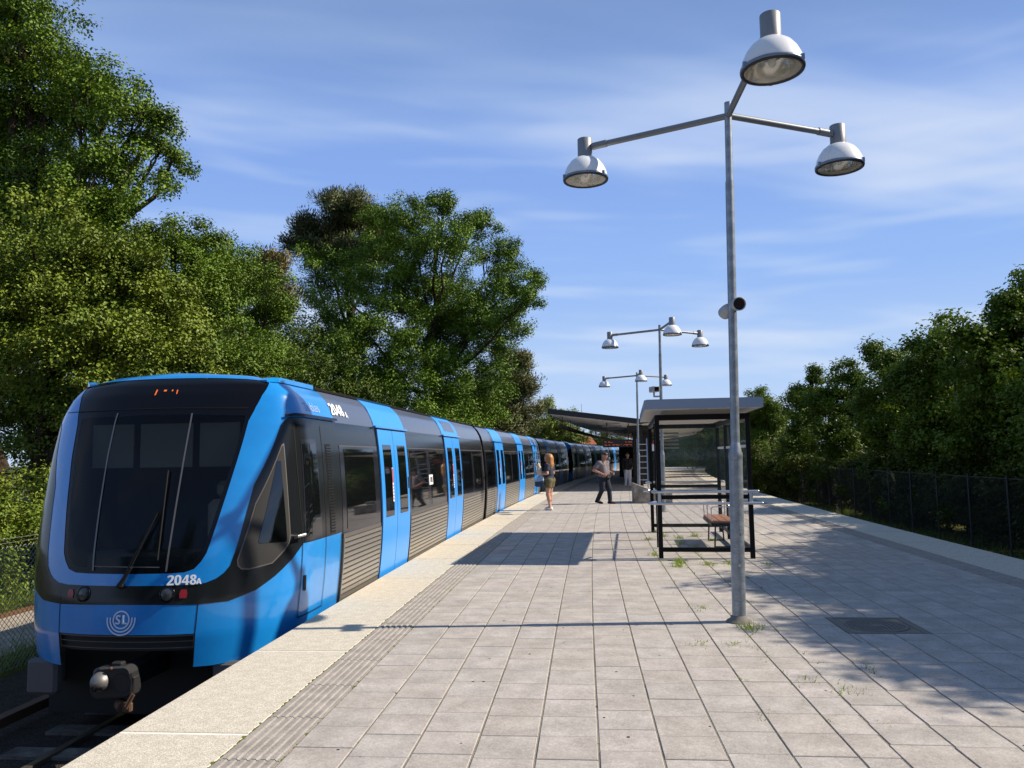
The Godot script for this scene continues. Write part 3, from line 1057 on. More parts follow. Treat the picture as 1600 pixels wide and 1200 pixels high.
func build_ground() -> void:
	var st := begin()
	quad(st, Vector3(-700, GROUND, 300), Vector3(700, GROUND, 300), Vector3(700, GROUND, -700), Vector3(-700, GROUND, -700), Vector3.UP)
	struct("ground", st, M["soil"])
	st = begin()
	sheet(st, -7.7, -2.75, GROUND + 0.05, -8, 130, 4.0)
	sheet(st, 6.3, 10.2, GROUND + 0.05, -8, 130, 4.0)
	struct("track_bed", st, M["ballast"])
	st = begin()
	sheet(st, -10.9, -8.75, GROUND + 0.008, 2, 60, 4.0)
	struct("path", st, M["path"])
	st = begin()
	sheet(st, -11.25, -10.9, GROUND + 0.012, 2, 60, 4.0)
	struct("path_edge", st, M["path edge"])
	for side in [["left", TC], ["right", 7.85]]:
		var tr := thing("railway_track", "steel rails on sleepers under the blue train" if side[0] == "left" else "steel rails in the shaded trench between platform and right fence", "railway track", pt(side[1], GROUND, 5.0))
		for s in [-1.0, 1.0]:
			st = begin()
			bar(st, side[1] + s * 0.7525 - 0.036, side[1] + s * 0.7525 + 0.036, RAIL - 0.03, RAIL + 0.03, -6, 100, 4.0)
			bar(st, side[1] + s * 0.7525 - 0.07, side[1] + s * 0.7525 + 0.07, RAIL - 0.05, RAIL - 0.03, -6, 100, 4.0)
			obj("rail", st, M["rail steel"], tr, true)
		if side[0] == "left":
			st = begin()
			bar(st, TC - 1.72, TC - 1.60, RAIL + 0.10, RAIL + 0.20, -6, 100, 4.0)
			obj("conductor_rail", st, M["rust"], tr, true)
		var sl := BoxMesh.new()
		sl.size = Vector3(2.5, 0.1, 0.24)
		sl.material = M["platform wall"]
		for k in (24 if side[0] == "left" else 8):
			var o := MeshInstance3D.new()
			o.mesh = sl
			hang("sleeper", o, tr)
			var z := 2.2 + k * 0.65
			o.position = pt(side[1], GROUND + 0.03, z) - tr.position

func build_platform() -> void:
	var pf := Node3D.new()
	pf.name = numbered("platform")
	add_child(pf)
	pf.set_meta("kind", "structure")
	var st := begin()
	sheet(st, -2.06, 5.44, -0.005, -8, 100, 2.0)
	obj("joint_bed", st, M["joint"], pf)
	st = begin()
	for i in 54:
		var za := -8.0 + i * 2.0
		for e in [[-2.80, -1.0], [6.31, 1.0]]:
			quad(st, pt(e[0], -0.16, za), pt(e[0], -0.16, za + 2.0), pt(e[0], GROUND, za + 2.0), pt(e[0], GROUND, za), Vector3(e[1], 0, 0))
	for zz in [-8.0, 100.0]:
		quad(st, pt(-2.80, -0.02, zz), pt(6.31, -0.02, zz), pt(6.31, GROUND, zz), pt(-2.80, GROUND, zz), Vector3(0, 0, 1.0 if zz < 0 else -1.0))
	obj("platform_wall", st, M["platform wall"], pf)
	# coping blocks with pale joints
	var z := -7.3
	var k := 0
	while z < 98.0:
		for side in 2:
			var t0: float = [-2.87, 5.44][side]
			var t1: float = [-2.05, 6.38][side]
			st = begin()
			_coping(st, t0, t1, z + 0.02, z + 1.98)
			obj("coping_block", st, M["coping"], pf)
			st = begin()
			bar(st, t0 + 0.006, t1 - 0.004, -0.15, -0.004, z - 0.02, z + 0.02, 1.0)
			obj("coping_joint", st, M["coping joint"], pf)
		z += 2.0
		k += 1
	# ribbed tactile plates
	for side in 2:
		var t0: float = [-2.045, 5.085][side]
		z = -2.0
		while z < 40.0:
			st = begin()
			_tactile(st, t0, z + 0.004, z + 0.696)
			obj("tactile_plate", st, M["tactile"], pf)
			z += 0.7
		st = begin()
		bar(st, t0, t0 + 0.35, -0.03, 0.002, 40.0, 98.0, 2.0)
		for j in 6:
			bar(st, t0 + 0.02 + j * 0.055, t0 + 0.045 + j * 0.055, 0.0, 0.006, 40.0, 98.0, 2.0)
		tag(obj("tactile_strip", st, M["tactile"], pf), "", "", "", "stuff")
	# slabs: columns along the left edge, columns along the right edge, a wedge of cut slabs between
	var cols := []
	for c in 9:
		cols.append([-1.695 + 0.3475 * c, -1.695 + 0.3475 * (c + 1), 0])
	cols.append([1.4325, 0.0, 1])
	for c in 10:
		cols.append([0.333 * c, 0.333 * (c + 1), 2])
	var near := []
	var rest := begin()
	for c in cols:
		var off := rng.randf() * 0.35
		var zz := -3.5 + off
		while zz < 98.0:
			var long := 0.35
			var tone := rng.randf()
			var mid := (zz + 0.175)
			var a: float = c[0]
			var b: float = c[1]
			if c[2] == 1: b = seam_t(mid)
			if c[2] == 2:
				var s := seam_t(mid)
				var w := (5.08 - s) / 10.0
				a = s + c[0] / 0.333 * w
				b = a + w
			var pieces := [[a, b, zz, zz + long]]
			if a < 3.065 and b > 2.335 and zz + 0.35 > 7.465 and zz < 8.175:
				pieces = []
				for q in [[a, minf(b, 2.335), zz, zz + long], [maxf(a, 3.065), b, zz, zz + long], [maxf(a, 2.335), minf(b, 3.065), zz, minf(zz + long, 7.465)], [maxf(a, 2.335), minf(b, 3.065), maxf(zz, 8.175), zz + long]]:
					if q[1] - q[0] > 0.03 and q[3] - q[2] > 0.03: pieces.append(q)
			for pc in pieces:
				var d := Vector2(mid, (a + b) / 2.0 - 0.5).length()
				if mid > 2.7: near.append([d, pc[0], pc[1], pc[2], pc[3], tone])
				else: _slab(rest, pc[0], pc[1], pc[2], pc[3], tone, 0.0)
			zz += long
	near.sort_custom(func(x, y): return x[0] < y[0])
	for i in near.size():
		var q: Array = near[i]
		if i < 300:
			st = begin()
			_slab(st, q[1], q[2], q[3], q[4], q[5], rng.randf_range(-0.0015, 0.0015))
			obj("paving_slab", st, M["slab%d" % (int(q[5] * 97.0) % 5)], pf)
		else:
			_slab(rest, q[1], q[2], q[3], q[4], q[5], 0.0)
	tag(obj("farther_paving_slabs", rest, M["slab concrete"], pf), "", "", "", "stuff")

func _slab(st: SurfaceTool, a: float, b: float, z0: float, z1: float, tone: float, lift: float) -> void:
	var g := lerpf(0.65, 0.75, tone)
	st.set_color(Color(g, g * lerpf(0.98, 1.0, fmod(tone * 7.0, 1.0)), g * lerpf(0.96, 1.0, fmod(tone * 13.0, 1.0))))
	var e := 0.0045 + 0.002 * fmod(tone * 31.0, 1.0)
	var h := lift
	var c := 0.004
	var p := [pt(a + e, h, z0 + 0.003), pt(b - e, h, z0 + 0.003), pt(b - e, h, z1 - 0.003), pt(a + e, h, z1 - 0.003)]
	var i := [pt(a + e + c, h, z0 + 0.003 + c), pt(b - e - c, h, z0 + 0.003 + c), pt(b - e - c, h, z1 - 0.003 - c), pt(a + e + c, h, z1 - 0.003 - c)]
	quad(st, i[0], i[1], i[2], i[3], Vector3.UP)
	var out := [Vector3(0, 0, 1), Vector3(1, 0, 0), Vector3(0, 0, -1), Vector3(-1, 0, 0)]
	for k in 4:
		var j := (k + 1) % 4
		quad(st, i[k], i[j], p[j] - Vector3(0, c * 0.7, 0), p[k] - Vector3(0, c * 0.7, 0), (out[k] + Vector3.UP).normalized())
		if z0 < 20.0:
			quad(st, p[k] - Vector3(0, c * 0.7, 0), p[j] - Vector3(0, c * 0.7, 0), p[j] - Vector3(0, 0.03, 0), p[k] - Vector3(0, 0.03, 0), out[k])

func _coping(st: SurfaceTool, t0: float, t1: float, z0: float, z1: float) -> void:
	var c := 0.012
	bar(st, t0, t1, -0.16, -c, z0, z1, 1.0)
	var n := 2
	for i in n:
		var za := lerpf(z0, z1, i / 2.0)
		var zb := lerpf(z0, z1, (i + 1) / 2.0)
		quad(st, pt(t0 + c, 0, za), pt(t1 - c, 0, za), pt(t1 - c, 0, zb), pt(t0 + c, 0, zb), Vector3.UP)
		quad(st, pt(t0, -c, za), pt(t0 + c, 0, za), pt(t0 + c, 0, zb), pt(t0, -c, zb), Vector3(-0.7, 0.7, 0))
		quad(st, pt(t1, -c, za), pt(t1 - c, 0, za), pt(t1 - c, 0, zb), pt(t1, -c, zb), Vector3(0.7, 0.7, 0))
	quad(st, pt(t0 + c, 0, z0), pt(t1 - c, 0, z0), pt(t1, -c, z0), pt(t0, -c, z0), Vector3(0, 0.3, 1))
	quad(st, pt(t0 + c, 0, z1), pt(t1 - c, 0, z1), pt(t1, -c, z1), pt(t0, -c, z1), Vector3(0, 0.3, -1))

func _tactile(st: SurfaceTool, t0: float, z0: float, z1: float) -> void:
	var prev := [t0 + 0.002, -0.002]
	var pts := [[t0 + 0.002, -0.03], [t0 + 0.002, 0.0]]
	for j in 6:
		var a := t0 + 0.018 + j * 0.0545
		pts.append([a, 0.0])
		pts.append([a + 0.007, 0.008])
		pts.append([a + 0.031, 0.008])
		pts.append([a + 0.040, 0.0])
	pts.append([t0 + 0.346, 0.0])
	pts.append([t0 + 0.346, -0.03])
	for i in pts.size() - 1:
		var a: Array = pts[i]
		var b: Array = pts[i + 1]
		quad(st, pt(a[0], a[1], z0), pt(b[0], b[1], z0), pt(b[0], b[1], z1), pt(a[0], a[1], z1), Vector3(-(b[1] - a[1]), b[0] - a[0], 0).normalized())
		for zz in [z0, z1]:
			quad(st, pt(a[0], a[1], zz), pt(b[0], b[1], zz), pt(b[0], -0.03, zz), pt(a[0], -0.03, zz), Vector3(0, 0, 1.0 if zz == z0 else -1.0))

func build_manhole() -> void:
	var root := thing("manhole_cover", "square dark iron manhole cover in the shaded slabs right of the near lamp post", "manhole cover", pt(2.70, 0, 7.82))
	var st := begin()
	for q in [[-0.36, -0.30, -0.35, 0.35], [0.30, 0.36, -0.35, 0.35], [-0.30, 0.30, -0.35, -0.30], [-0.30, 0.30, 0.30, 0.35]]:
		box(st, Vector3(q[0], -0.05, q[2]), Vector3(q[1], 0.002, q[3]), Transform3D(), 0.004)
	box(st, Vector3(-0.30, -0.05, -0.30), Vector3(0.30, -0.007, 0.30))
	obj("frame", st, M["cast iron"], root)
	st = begin()
	lathe(st, Transform3D(), [[0.285, -0.006], [0.285, 0.001], [0.27, 0.003], [0.262, 0.003], [0.258, -0.002], [0.0, -0.002]], 40)
	for i in 11:
		for j in 11:
			var x := (i - 5) * 0.046
			var z := (j - 5) * 0.046
			if Vector2(x, z).length() < 0.245 and (absi(i - 5) > 1 or absi(j - 5) > 1):
				box(st, Vector3(x - 0.015, -0.002, z - 0.015), Vector3(x + 0.015, 0.003, z + 0.015))
	box(st, Vector3(-0.055, -0.002, -0.055), Vector3(0.055, 0.0025, 0.055))
	obj("lid", st, M["cast iron"], root)

# ---------------------------------------------------------------- lamps, cameras, loudspeakers
func make_lamp(called: String, label: String, at: Vector3, arms: Array, lean := Vector2.ZERO, height := 5.12) -> Node3D:
	var root := thing(called, label, "lamp post", at, 0.0, "three-armed lamp posts along the platform")
	var top := Vector3(lean.x, height, lean.y)
	var dir := top / height
	var st := begin()
	tube(st, Vector3.ZERO, dir * 1.62, 0.066, 0.066, 20, false)
	tube(st, dir * 1.62, dir * 1.74, 0.066, 0.044, 20, false)
	tube(st, dir * 1.74, dir * (height - 0.72), 0.044, 0.043, 18, false)
	tube(st, dir * (height - 0.72), dir * (height + 0.12), 0.037, 0.037, 16)
	lathe(st, Transform3D(Basis(), dir * 1.60), [[0.066, -0.02], [0.070, 0.0], [0.070, 0.02], [0.066, 0.04]], 20)
	obj("pole", st, M["galvanised"], root)
	st = begin()
	lathe(st, Transform3D(), [[0.13, 0.001], [0.115, 0.02], [0.085, 0.035], [0.075, 0.06], [0.067, 0.065]], 20)
	obj("base_collar", st, M["cast iron"], root)
	st = begin()
	for q in [[0.55, 0.0], [0.85, 0.4]]:
		var d := Vector3(sin(q[1]), 0, cos(q[1]))
		tube(st, dir * q[0] + d * 0.06, dir * q[0] + d * 0.082, 0.012, 0.012, 6)
	obj("bolt", st, M["steel trim"], root)
	for a in arms:
		var d := Vector3(a.x, 0, a.z)
		var l := d.length()
		d /= l
		var tip := top + Vector3(a.x, -0.05, a.z)
		st = begin()
		tube(st, top + d * 0.02 + Vector3(0, -0.02, 0), tip, 0.033, 0.033, 14)
		tube(st, tip - (tip - top).normalized() * 0.14, tip + (tip - top).normalized() * 0.03, 0.040, 0.040, 14)
		obj("arm", st, M["arm grey"], root)
		var f := Transform3D(Basis(), tip + d * 0.12 + Vector3(0, -0.03, 0))
		st = begin()
		lathe(st, f, [[0.0, 0.13], [0.078, 0.13, 1], [0.082, 0.125], [0.082, -0.09]], 24)
		var head := obj("lamp_head", st, M["lamp neck"], root)
		st = begin()
		lathe(st, f, [[0.082, -0.085], [0.12, -0.10], [0.165, -0.135], [0.205, -0.19], [0.232, -0.25], [0.243, -0.295], [0.245, -0.315]], 32)
		obj("shade", st, M["lamp white"], head)
		st = begin()
		lathe(st, f, [[0.2452, -0.315], [0.253, -0.317], [0.253, -0.338], [0.246, -0.34]], 32)
		for k in 3:
			var w := TAU * k / 3.0 + 0.7
			box(st, f.origin + Vector3(cos(w) * 0.252 - 0.014, -0.345, sin(w) * 0.252 - 0.014), f.origin + Vector3(cos(w) * 0.252 + 0.014, -0.30, sin(w) * 0.252 + 0.014))
		obj("shade_rim", st, M["lamp rim"], head)
		st = begin()
		lathe(st, f, [[0.246, -0.335], [0.249, -0.35], [0.225, -0.352], [0.222, -0.336]], 32)
		obj("gasket", st, M["lamp gasket"], head)
		st = begin()
		lathe(st, f, [[0.222, -0.335], [0.19, -0.27], [0.12, -0.20], [0.05, -0.18], [0.0, -0.18]], 28)
		obj("reflector", st, M["lamp inside"], head)
		st = begin()
		lathe(st, f, [[0.17, -0.325], [0.155, -0.26], [0.10, -0.215]], 20)
		obj("inner_reflector", st, M["lamp reflector"], head)
		st = begin()
		tube(st, f.origin + Vector3(0, -0.2, 0), f.origin + Vector3(0, -0.24, 0), 0.02, 0.03, 12)
		ball(st, f.origin + Vector3(0, -0.27, 0), 0.035, 12, Vector3(1, 1.3, 1))
		obj("bulb", st, M["bulb"], head)
		st = begin()
		lathe(st, f, [[0.223, -0.345], [0.12, -0.352], [0.0, -0.354]], 28)
		obj("glass", st, M["lamp glass"], head)
	return root

func build_lamps() -> void:
	var base := pt(1.46, 0, 7.94)
	var o := make_lamp("lamp_post", "nearest grey lamp post with three white dome lamps, in front of the glass shelter", base, [Vector3(-1.36, 0, -0.54), Vector3(0.02, 0, 1.62), Vector3(1.16, 0, -0.52)], Vector2(0.10, 0.0))
	o.set_meta("label", "nearest grey lamp post with three white dome lamps, in front of the glass shelter")
	make_lamp("lamp_post", "middle lamp post with three white domes, seen behind the glass of the shelter", pt(1.92, 0, 22.63), [Vector3(-1.30, 0, -0.55), Vector3(0.16, 0, 1.5), Vector3(1.15, 0, -0.7)], Vector2(0.06, 0.0), 5.23)
	make_lamp("lamp_post", "farthest lamp post with three white domes, standing behind the grey concrete block", pt(1.50, 0, 34.0), [Vector3(-1.28, 0, -0.6), Vector3(0.05, 0, 1.5), Vector3(1.2, 0, -0.6)], Vector2(0.06, 0.0), 5.05)
	# a pair of loudspeakers on the near pole
	var pole := base + Vector3(0.06, 3.10, 0)
	for q in [[Vector3(0.13, -0.13, 0.98), Vector3(0.035, 0.015, 0.08), "right one of two grey loudspeakers on the near lamp post, dark mouth showing"], [Vector3(-0.25, -0.25, -0.95), Vector3(-0.04, -0.02, -0.07), "left one of two grey loudspeakers on the near lamp post, facing away"]]:
		var sp := thing("loudspeaker", q[2], "loudspeaker", pole + q[1])
		var b := frame_of(q[0])
		var f := Transform3D(b, Vector3.ZERO)
		var st := begin()
		lathe(st, f, [[0.0, -0.08], [0.035, -0.075], [0.058, -0.045], [0.066, 0.0], [0.068, 0.065], [0.064, 0.07], [0.059, 0.065], [0.059, 0.04]], 24)
		obj("housing", st, M["speaker grey"], sp)
		st = begin()
		lathe(st, f, [[0.060, 0.045], [0.0, 0.035]], 24)
		obj("mouth", st, M["speaker mouth"], sp)
		st = begin()
		tube(st, -q[1] + Vector3(0, 0.0, 0), Vector3.ZERO, 0.025, 0.025, 8)
		obj("bracket", st, M["arm grey"], sp)
	var cm := thing("security_camera", "pale box security camera on a bracket of the middle lamp post, above the shelter roof", "security camera", pt(1.92, 3.3, 22.63))
	var st := begin()
	box(st, Vector3(-0.26, 0.10, -0.16), Vector3(-0.08, 0.26, 0.18), Transform3D(Basis(Vector3.UP, 0.35), Vector3.ZERO), 0.012)
	obj("camera_body", st, M["speaker grey"], cm)
	st = begin()
	box(st, Vector3(-0.24, 0.12, 0.15), Vector3(-0.10, 0.24, 0.185), Transform3D(Basis(Vector3.UP, 0.35), Vector3.ZERO))
	obj("camera_window", st, M["dark glass"], cm)
	st = begin()
	pipe(st, [Vector3(0.03, -0.02, 0), Vector3(-0.16, -0.02, 0.0), Vector3(-0.16, 0.11, 0)], 0.025)
	obj("bracket", st, M["speaker grey"], cm)

# ---------------------------------------------------------------- the glass shelter
func build_shelter() -> void:
	var turn := -deg_to_rad(3.2)
	var at := pt(1.13, 0, 12.68)
	var r := thing("glass_shelter", "small glass waiting shelter with black posts and flat grey roof, behind the near lamp post", "shelter", at, turn)
	# own axes: x to the right across the platform, -z along it
	var w := 1.40
	var l := 4.25
	for p in [[0.0, 0.0], [w, 0.0], [w, -1.45], [w, -2.85], [0.0, -l], [w, -l]]:
		var st := begin()
		box(st, Vector3(p[0] - 0.035, 0.0, p[1] - 0.035), Vector3(p[0] + 0.035, 2.26, p[1] + 0.035), Transform3D(), 0.005)
		obj("post", st, M["black frame"], r)
	for q in [[Vector3(0.035, 2.17, -0.03), Vector3(w - 0.035, 2.26, 0.03)], [Vector3(0.035, 0.10, -0.025), Vector3(w - 0.035, 0.17, 0.025)], [Vector3(0.035, 0.92, -0.02), Vector3(w - 0.035, 0.985, 0.012)],
		[Vector3(0.035, 2.17, -l - 0.03), Vector3(w - 0.035, 2.26, -l + 0.03)], [Vector3(0.035, 0.10, -l - 0.025), Vector3(w - 0.035, 0.17, -l + 0.025)], [Vector3(0.035, 0.92, -l - 0.02), Vector3(w - 0.035, 0.985, -l + 0.012)],
		[Vector3(w - 0.03, 2.17, -l + 0.035), Vector3(w + 0.03, 2.26, -0.035)], [Vector3(w - 0.025, 0.10, -l + 0.035), Vector3(w + 0.025, 0.17, -0.035)], [Vector3(-0.03, 2.17, -l + 0.035), Vector3(0.03, 2.26, -0.035)]]:
		var st := begin()
		box(st, q[0], q[1], Transform3D(), 0.004)
		obj("rail", st, M["black frame"], r)
	var panes := [[Vector3(0.036, 0.17, -0.004), Vector3(w - 0.036, 2.17, 0.004)], [Vector3(0.036, 0.17, -l - 0.004), Vector3(w - 0.036, 2.17, -l + 0.004)],
		[Vector3(-0.004, 0.14, -1.45), Vector3(0.004, 2.17, -0.036)]]
	for k in 3:
		panes.append([Vector3(w - 0.004, 0.17, -1.40 * (k + 1) + 0.0), Vector3(w + 0.004, 2.17, -1.40 * k - 0.04)])
	for q in panes:
		var st := begin()
		var lo: Vector3 = q[0]
		var hi: Vector3 = q[1]
		if hi.x - lo.x > 0.1: quad(st, Vector3(lo.x, lo.y, 0.5 * (lo.z + hi.z)), Vector3(hi.x, lo.y, 0.5 * (lo.z + hi.z)), Vector3(hi.x, hi.y, 0.5 * (lo.z + hi.z)), Vector3(lo.x, hi.y, 0.5 * (lo.z + hi.z)), Vector3.BACK)
		else: quad(st, Vector3(0.5 * (lo.x + hi.x), lo.y, lo.z), Vector3(0.5 * (lo.x + hi.x), lo.y, hi.z), Vector3(0.5 * (lo.x + hi.x), hi.y, hi.z), Vector3(0.5 * (lo.x + hi.x), hi.y, lo.z), Vector3.RIGHT)
		obj("glass_pane", st, M["shelter glass"], r)
	var st := begin()
	box(st, Vector3(-0.012, 0.0, -1.475), Vector3(0.012, 2.17, -1.452))
	obj("pane_edge", st, M["black frame"], r)
	# roof: an edge board all round, a pale soffit and a top sheet
	st = begin()
	var x0 := -0.20
	var x1 := w + 0.19
	var z0 := 0.42
	var z1 := -l - 0.30
	for q in [[Vector3(x0, 2.33, z0 - 0.02), Vector3(x1, 2.475, z0)], [Vector3(x0, 2.33, z1), Vector3(x1, 2.475, z1 + 0.02)], [Vector3(x0, 2.33, z1 + 0.02), Vector3(x0 + 0.02, 2.475, z0 - 0.02)], [Vector3(x1 - 0.02, 2.33, z1 + 0.02), Vector3(x1, 2.475, z0 - 0.02)]]:
		box(st, q[0], q[1])
	box(st, Vector3(x0 + 0.03, 2.44, z1 + 0.03), Vector3(x1 - 0.03, 2.485, z0 - 0.03))
	obj("roof", st, M["roof metal"], r)
	st = begin()
	box(st, Vector3(x0 + 0.021, 2.335, z1 + 0.021), Vector3(x1 - 0.021, 2.36, z0 - 0.021))
	box(st, Vector3(0.1, 2.262, -l + 0.1), Vector3(w - 0.1, 2.334, -0.12))
	obj("soffit", st, M["soffit"], r)
	st = begin()
	box(st, Vector3(0.5, 2.318, 0.12), Vector3(0.78, 2.334, 0.16))
	obj("ceiling_light", st, M["speaker grey"], r)
	# guard rails: two steel tubes round the front, two round the back
	for zz in [[0.11, 1.0], [-l - 0.11, -1.0]]:
		for hh in [[1.04, 0.0], [0.86, 0.05]]:
			st = begin()
			var z: float = zz[0] + hh[1] * zz[1]
			pipe(st, [Vector3(-0.02 - hh[1] * 0.6, hh[0], z - zz[1] * 0.42), Vector3(-0.11 - hh[1], hh[0], z - zz[1] * 0.12), Vector3(-0.03, hh[0], z), Vector3(w + 0.10 + hh[1], hh[0], z)], 0.021, 10)
			ball(st, Vector3(w + 0.10 + hh[1], hh[0], z), 0.024, 10)
			obj("guard_rail", st, M["aluminium"], r)
		for xx in [0.0, w]:
			st = begin()
			box(st, Vector3(xx - 0.025, 0.84, minf(zz[0] * 1.0, zz[0] - zz[1] * 0.10)), Vector3(xx + 0.025, 1.06, maxf(zz[0], zz[0] - zz[1] * 0.10)), Transform3D(), 0.006)
			obj("rail_bracket", st, M["aluminium"], r)
	# white film band on the right-hand panes, and a pale poster pane
	for k in 3:
		st = begin()
		quad(st, Vector3(w - 0.009, 1.72, -1.40 * k - 0.05), Vector3(w - 0.009, 1.72, -1.40 * k - 1.36), Vector3(w - 0.009, 1.765, -1.40 * k - 1.36), Vector3(w - 0.009, 1.765, -1.40 * k - 0.05), Vector3.LEFT)
		obj("film_band", st, M["white print"], r)
	# bench inside
	var b := thing("bench", "narrow bench with brown wooden seat and wire armrests inside the glass shelter", "bench", at + Basis(Vector3.UP, turn) * Vector3(1.12, 0, -2.0), turn)
	for k in 3:
		st = begin()
		box(st, Vector3(-0.20 + k * 0.135, 0.44, -0.75), Vector3(-0.07 + k * 0.135, 0.475, 0.75), Transform3D(), 0.006)
		obj("seat_board", st, M["bench wood"], b)
	st = begin()
	box(st, Vector3(-0.21, 0.38, -0.76), Vector3(0.21, 0.438, 0.76), Transform3D(), 0.005)
	obj("frame", st, M["black frame"], b)
	for zz in [-0.55, 0.55]:
		st = begin()
		pipe(st, [Vector3(-0.12, 0.38, zz), Vector3(-0.14, 0.01, zz), Vector3(0.14, 0.01, zz), Vector3(0.12, 0.38, zz)], 0.014, 8)
		obj("leg", st, M["black frame"], b)
	for zz in [-0.7, 0.0, 0.7]:
		st = begin()
		pipe(st, [Vector3(-0.19, 0.47, zz), Vector3(-0.2, 0.68, zz), Vector3(-0.17, 0.71, zz), Vector3(0.16, 0.71, zz), Vector3(0.19, 0.68, zz), Vector3(0.19, 0.47, zz)], 0.009, 8)
		obj("armrest", st, M["aluminium"], b)

# ---------------------------------------------------------------- canopy and what stands under it
func build_canopy() -> void:
	var z0 := 36.0
	var z1 := 82.0
	var c := thing("platform_canopy", "long dark-edged canopy with pale upswept underside over the far half of the platform", "canopy", pt(1.6, 0, z0))
	var lines := [[-2.55, 3.78], [1.65, 3.22], [6.2, 3.85]]
	var st := begin()
	var roof := begin()
	var fas := begin()
	var n := 12
	for i in n:
		var a := lerpf(z0, z1, float(i) / n)
		var b := lerpf(z0, z1, float(i + 1) / n)
		for k in 2:
			var p: Array = lines[k]
			var q: Array = lines[k + 1]
			quad(st, pt(p[0], p[1] - 0.20, a), pt(q[0], q[1] - 0.20, a), pt(q[0], q[1] - 0.20, b), pt(p[0], p[1] - 0.20, b), Vector3(0, -1, 0))
			quad(roof, pt(p[0], p[1], a), pt(q[0], q[1], a), pt(q[0], q[1], b), pt(p[0], p[1], b), Vector3(0, 1, 0))
		for e in [[lines[0], -1.0], [lines[2], 1.0]]:
			quad(fas, pt(e[0][0] + e[1] * 0.004, e[0][1] - 0.22, a), pt(e[0][0] + e[1] * 0.004, e[0][1] + 0.03, a), pt(e[0][0] + e[1] * 0.004, e[0][1] + 0.03, b), pt(e[0][0] + e[1] * 0.004, e[0][1] - 0.22, b), Vector3(e[1], 0, 0))
	for zz in [[z0 - 0.004, 1.0], [z1 + 0.004, -1.0]]:
		for k in 2:
			var p: Array = lines[k]
			var q: Array = lines[k + 1]
			quad(fas, pt(p[0], p[1] - 0.22, zz[0]), pt(q[0], q[1] - 0.22, zz[0]), pt(q[0], q[1] + 0.03, zz[0]), pt(p[0], p[1] + 0.03, zz[0]), Vector3(0, 0, zz[1]))
	obj("soffit", st, M["canopy soffit"], c, true)
	obj("roof_sheet", roof, M["canopy roof felt"], c, true)
	obj("fascia", fas, M["canopy fascia"], c, true)
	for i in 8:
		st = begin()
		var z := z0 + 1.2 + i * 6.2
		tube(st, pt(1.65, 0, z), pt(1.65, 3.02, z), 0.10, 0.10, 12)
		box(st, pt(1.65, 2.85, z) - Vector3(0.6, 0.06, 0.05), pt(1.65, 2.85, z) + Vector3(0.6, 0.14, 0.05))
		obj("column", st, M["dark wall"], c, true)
	st = begin()
	bar(st, -2.15, -1.95, 2.95, 3.10, z0 + 1.0, z1 - 1.0, 4.0)
	for i in 10:
		tube(st, pt(-2.05, 3.08, z0 + 2.0 + i * 4.4), pt(-2.05, 3.56, z0 + 2.0 + i * 4.4), 0.02, 0.02, 6)
	obj("light_trough", st, M["canopy fascia"], c, true)
	for i in 10:
		st = begin()
		box(st, pt(0.2, 3.12, z0 + 1.6 + i * 4.0) - Vector3(0.5, 0.04, 0.06), pt(0.2, 3.12, z0 + 1.6 + i * 4.0) + Vector3(0.5, 0.04, 0.06))
		obj("ceiling_light", st, M["speaker grey"], c, true)
	var mast := begin()
	tube(mast, pt(-1.25, 3.6, 40.0), pt(-1.25, 4.25, 40.0), 0.012, 0.008, 6)
	obj("antenna", mast, M["arm grey"], c, true)
	# dark hall under the canopy
	var h := thing("stair_hall", "dark panelled stair hall standing in the shade under the canopy", "hall", pt(2.5, 0, 43.5))
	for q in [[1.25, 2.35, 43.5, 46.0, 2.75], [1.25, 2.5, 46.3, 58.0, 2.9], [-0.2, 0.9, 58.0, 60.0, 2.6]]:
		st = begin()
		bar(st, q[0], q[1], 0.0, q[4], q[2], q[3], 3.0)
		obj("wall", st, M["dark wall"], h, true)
	for i in 6:
		st = begin()
		bar(st, 1.235, 1.25, 0.1, 2.6, 46.5 + i * 1.25, 47.6 + i * 1.25)
		obj("wall_panel", st, M["window surround"], h, true)
	for i in 5:
		st = begin()
		box(st, pt(3.05, 1.95 + i * 0.2, 43.46) - Vector3(0.7, 0.05, 0.02), pt(3.05, 1.95 + i * 0.2, 43.46) + Vector3(0.7, 0.05, 0.02))
		obj("louvre_bar", st, M["arm grey"], h, true)
	# departure display
	var d := thing("departure_display", "hanging black departure display with two lines of orange lights under the canopy", "display", pt(0.62, 2.0, 37.0))
	st = begin()
	box(st, Vector3(-0.70, -0.02, -0.12), Vector3(0.70, 0.34, 0.0), Transform3D(), 0.01)
	for x in [-0.5, 0.5]:
		box(st, Vector3(x - 0.02, 0.34, -0.08), Vector3(x + 0.02, 1.15, -0.04))
	obj("housing", st, M["canopy fascia"], d)
	st = begin()
	var x := -0.62
	var r2 := RandomNumberGenerator.new()
	r2.seed = 4
	for row in [[0.20, [[-0.62, -0.54], [-0.45, -0.24], [0.30, 0.62]]], [0.06, [[-0.62, -0.36], [-0.25, 0.10], [0.14, 0.18], [0.24, 0.62]]]]:
		for s in row[1]:
			var a: float = s[0]
			while a < s[1]:
				for k in 2:
					if r2.randf() < 0.75: box(st, Vector3(a, row[0] + k * 0.035, 0.0), Vector3(a + 0.028, row[0] + k * 0.035 + 0.016, 0.006))
				a += 0.045
	obj("display_light", st, M["orange led"], d)
	# ladder against the hall
	var ld := thing("ladder", "pale blue aluminium ladder leaning upright against the dark hall beside the far lamp post", "ladder", pt(1.72, 0, 36.3))
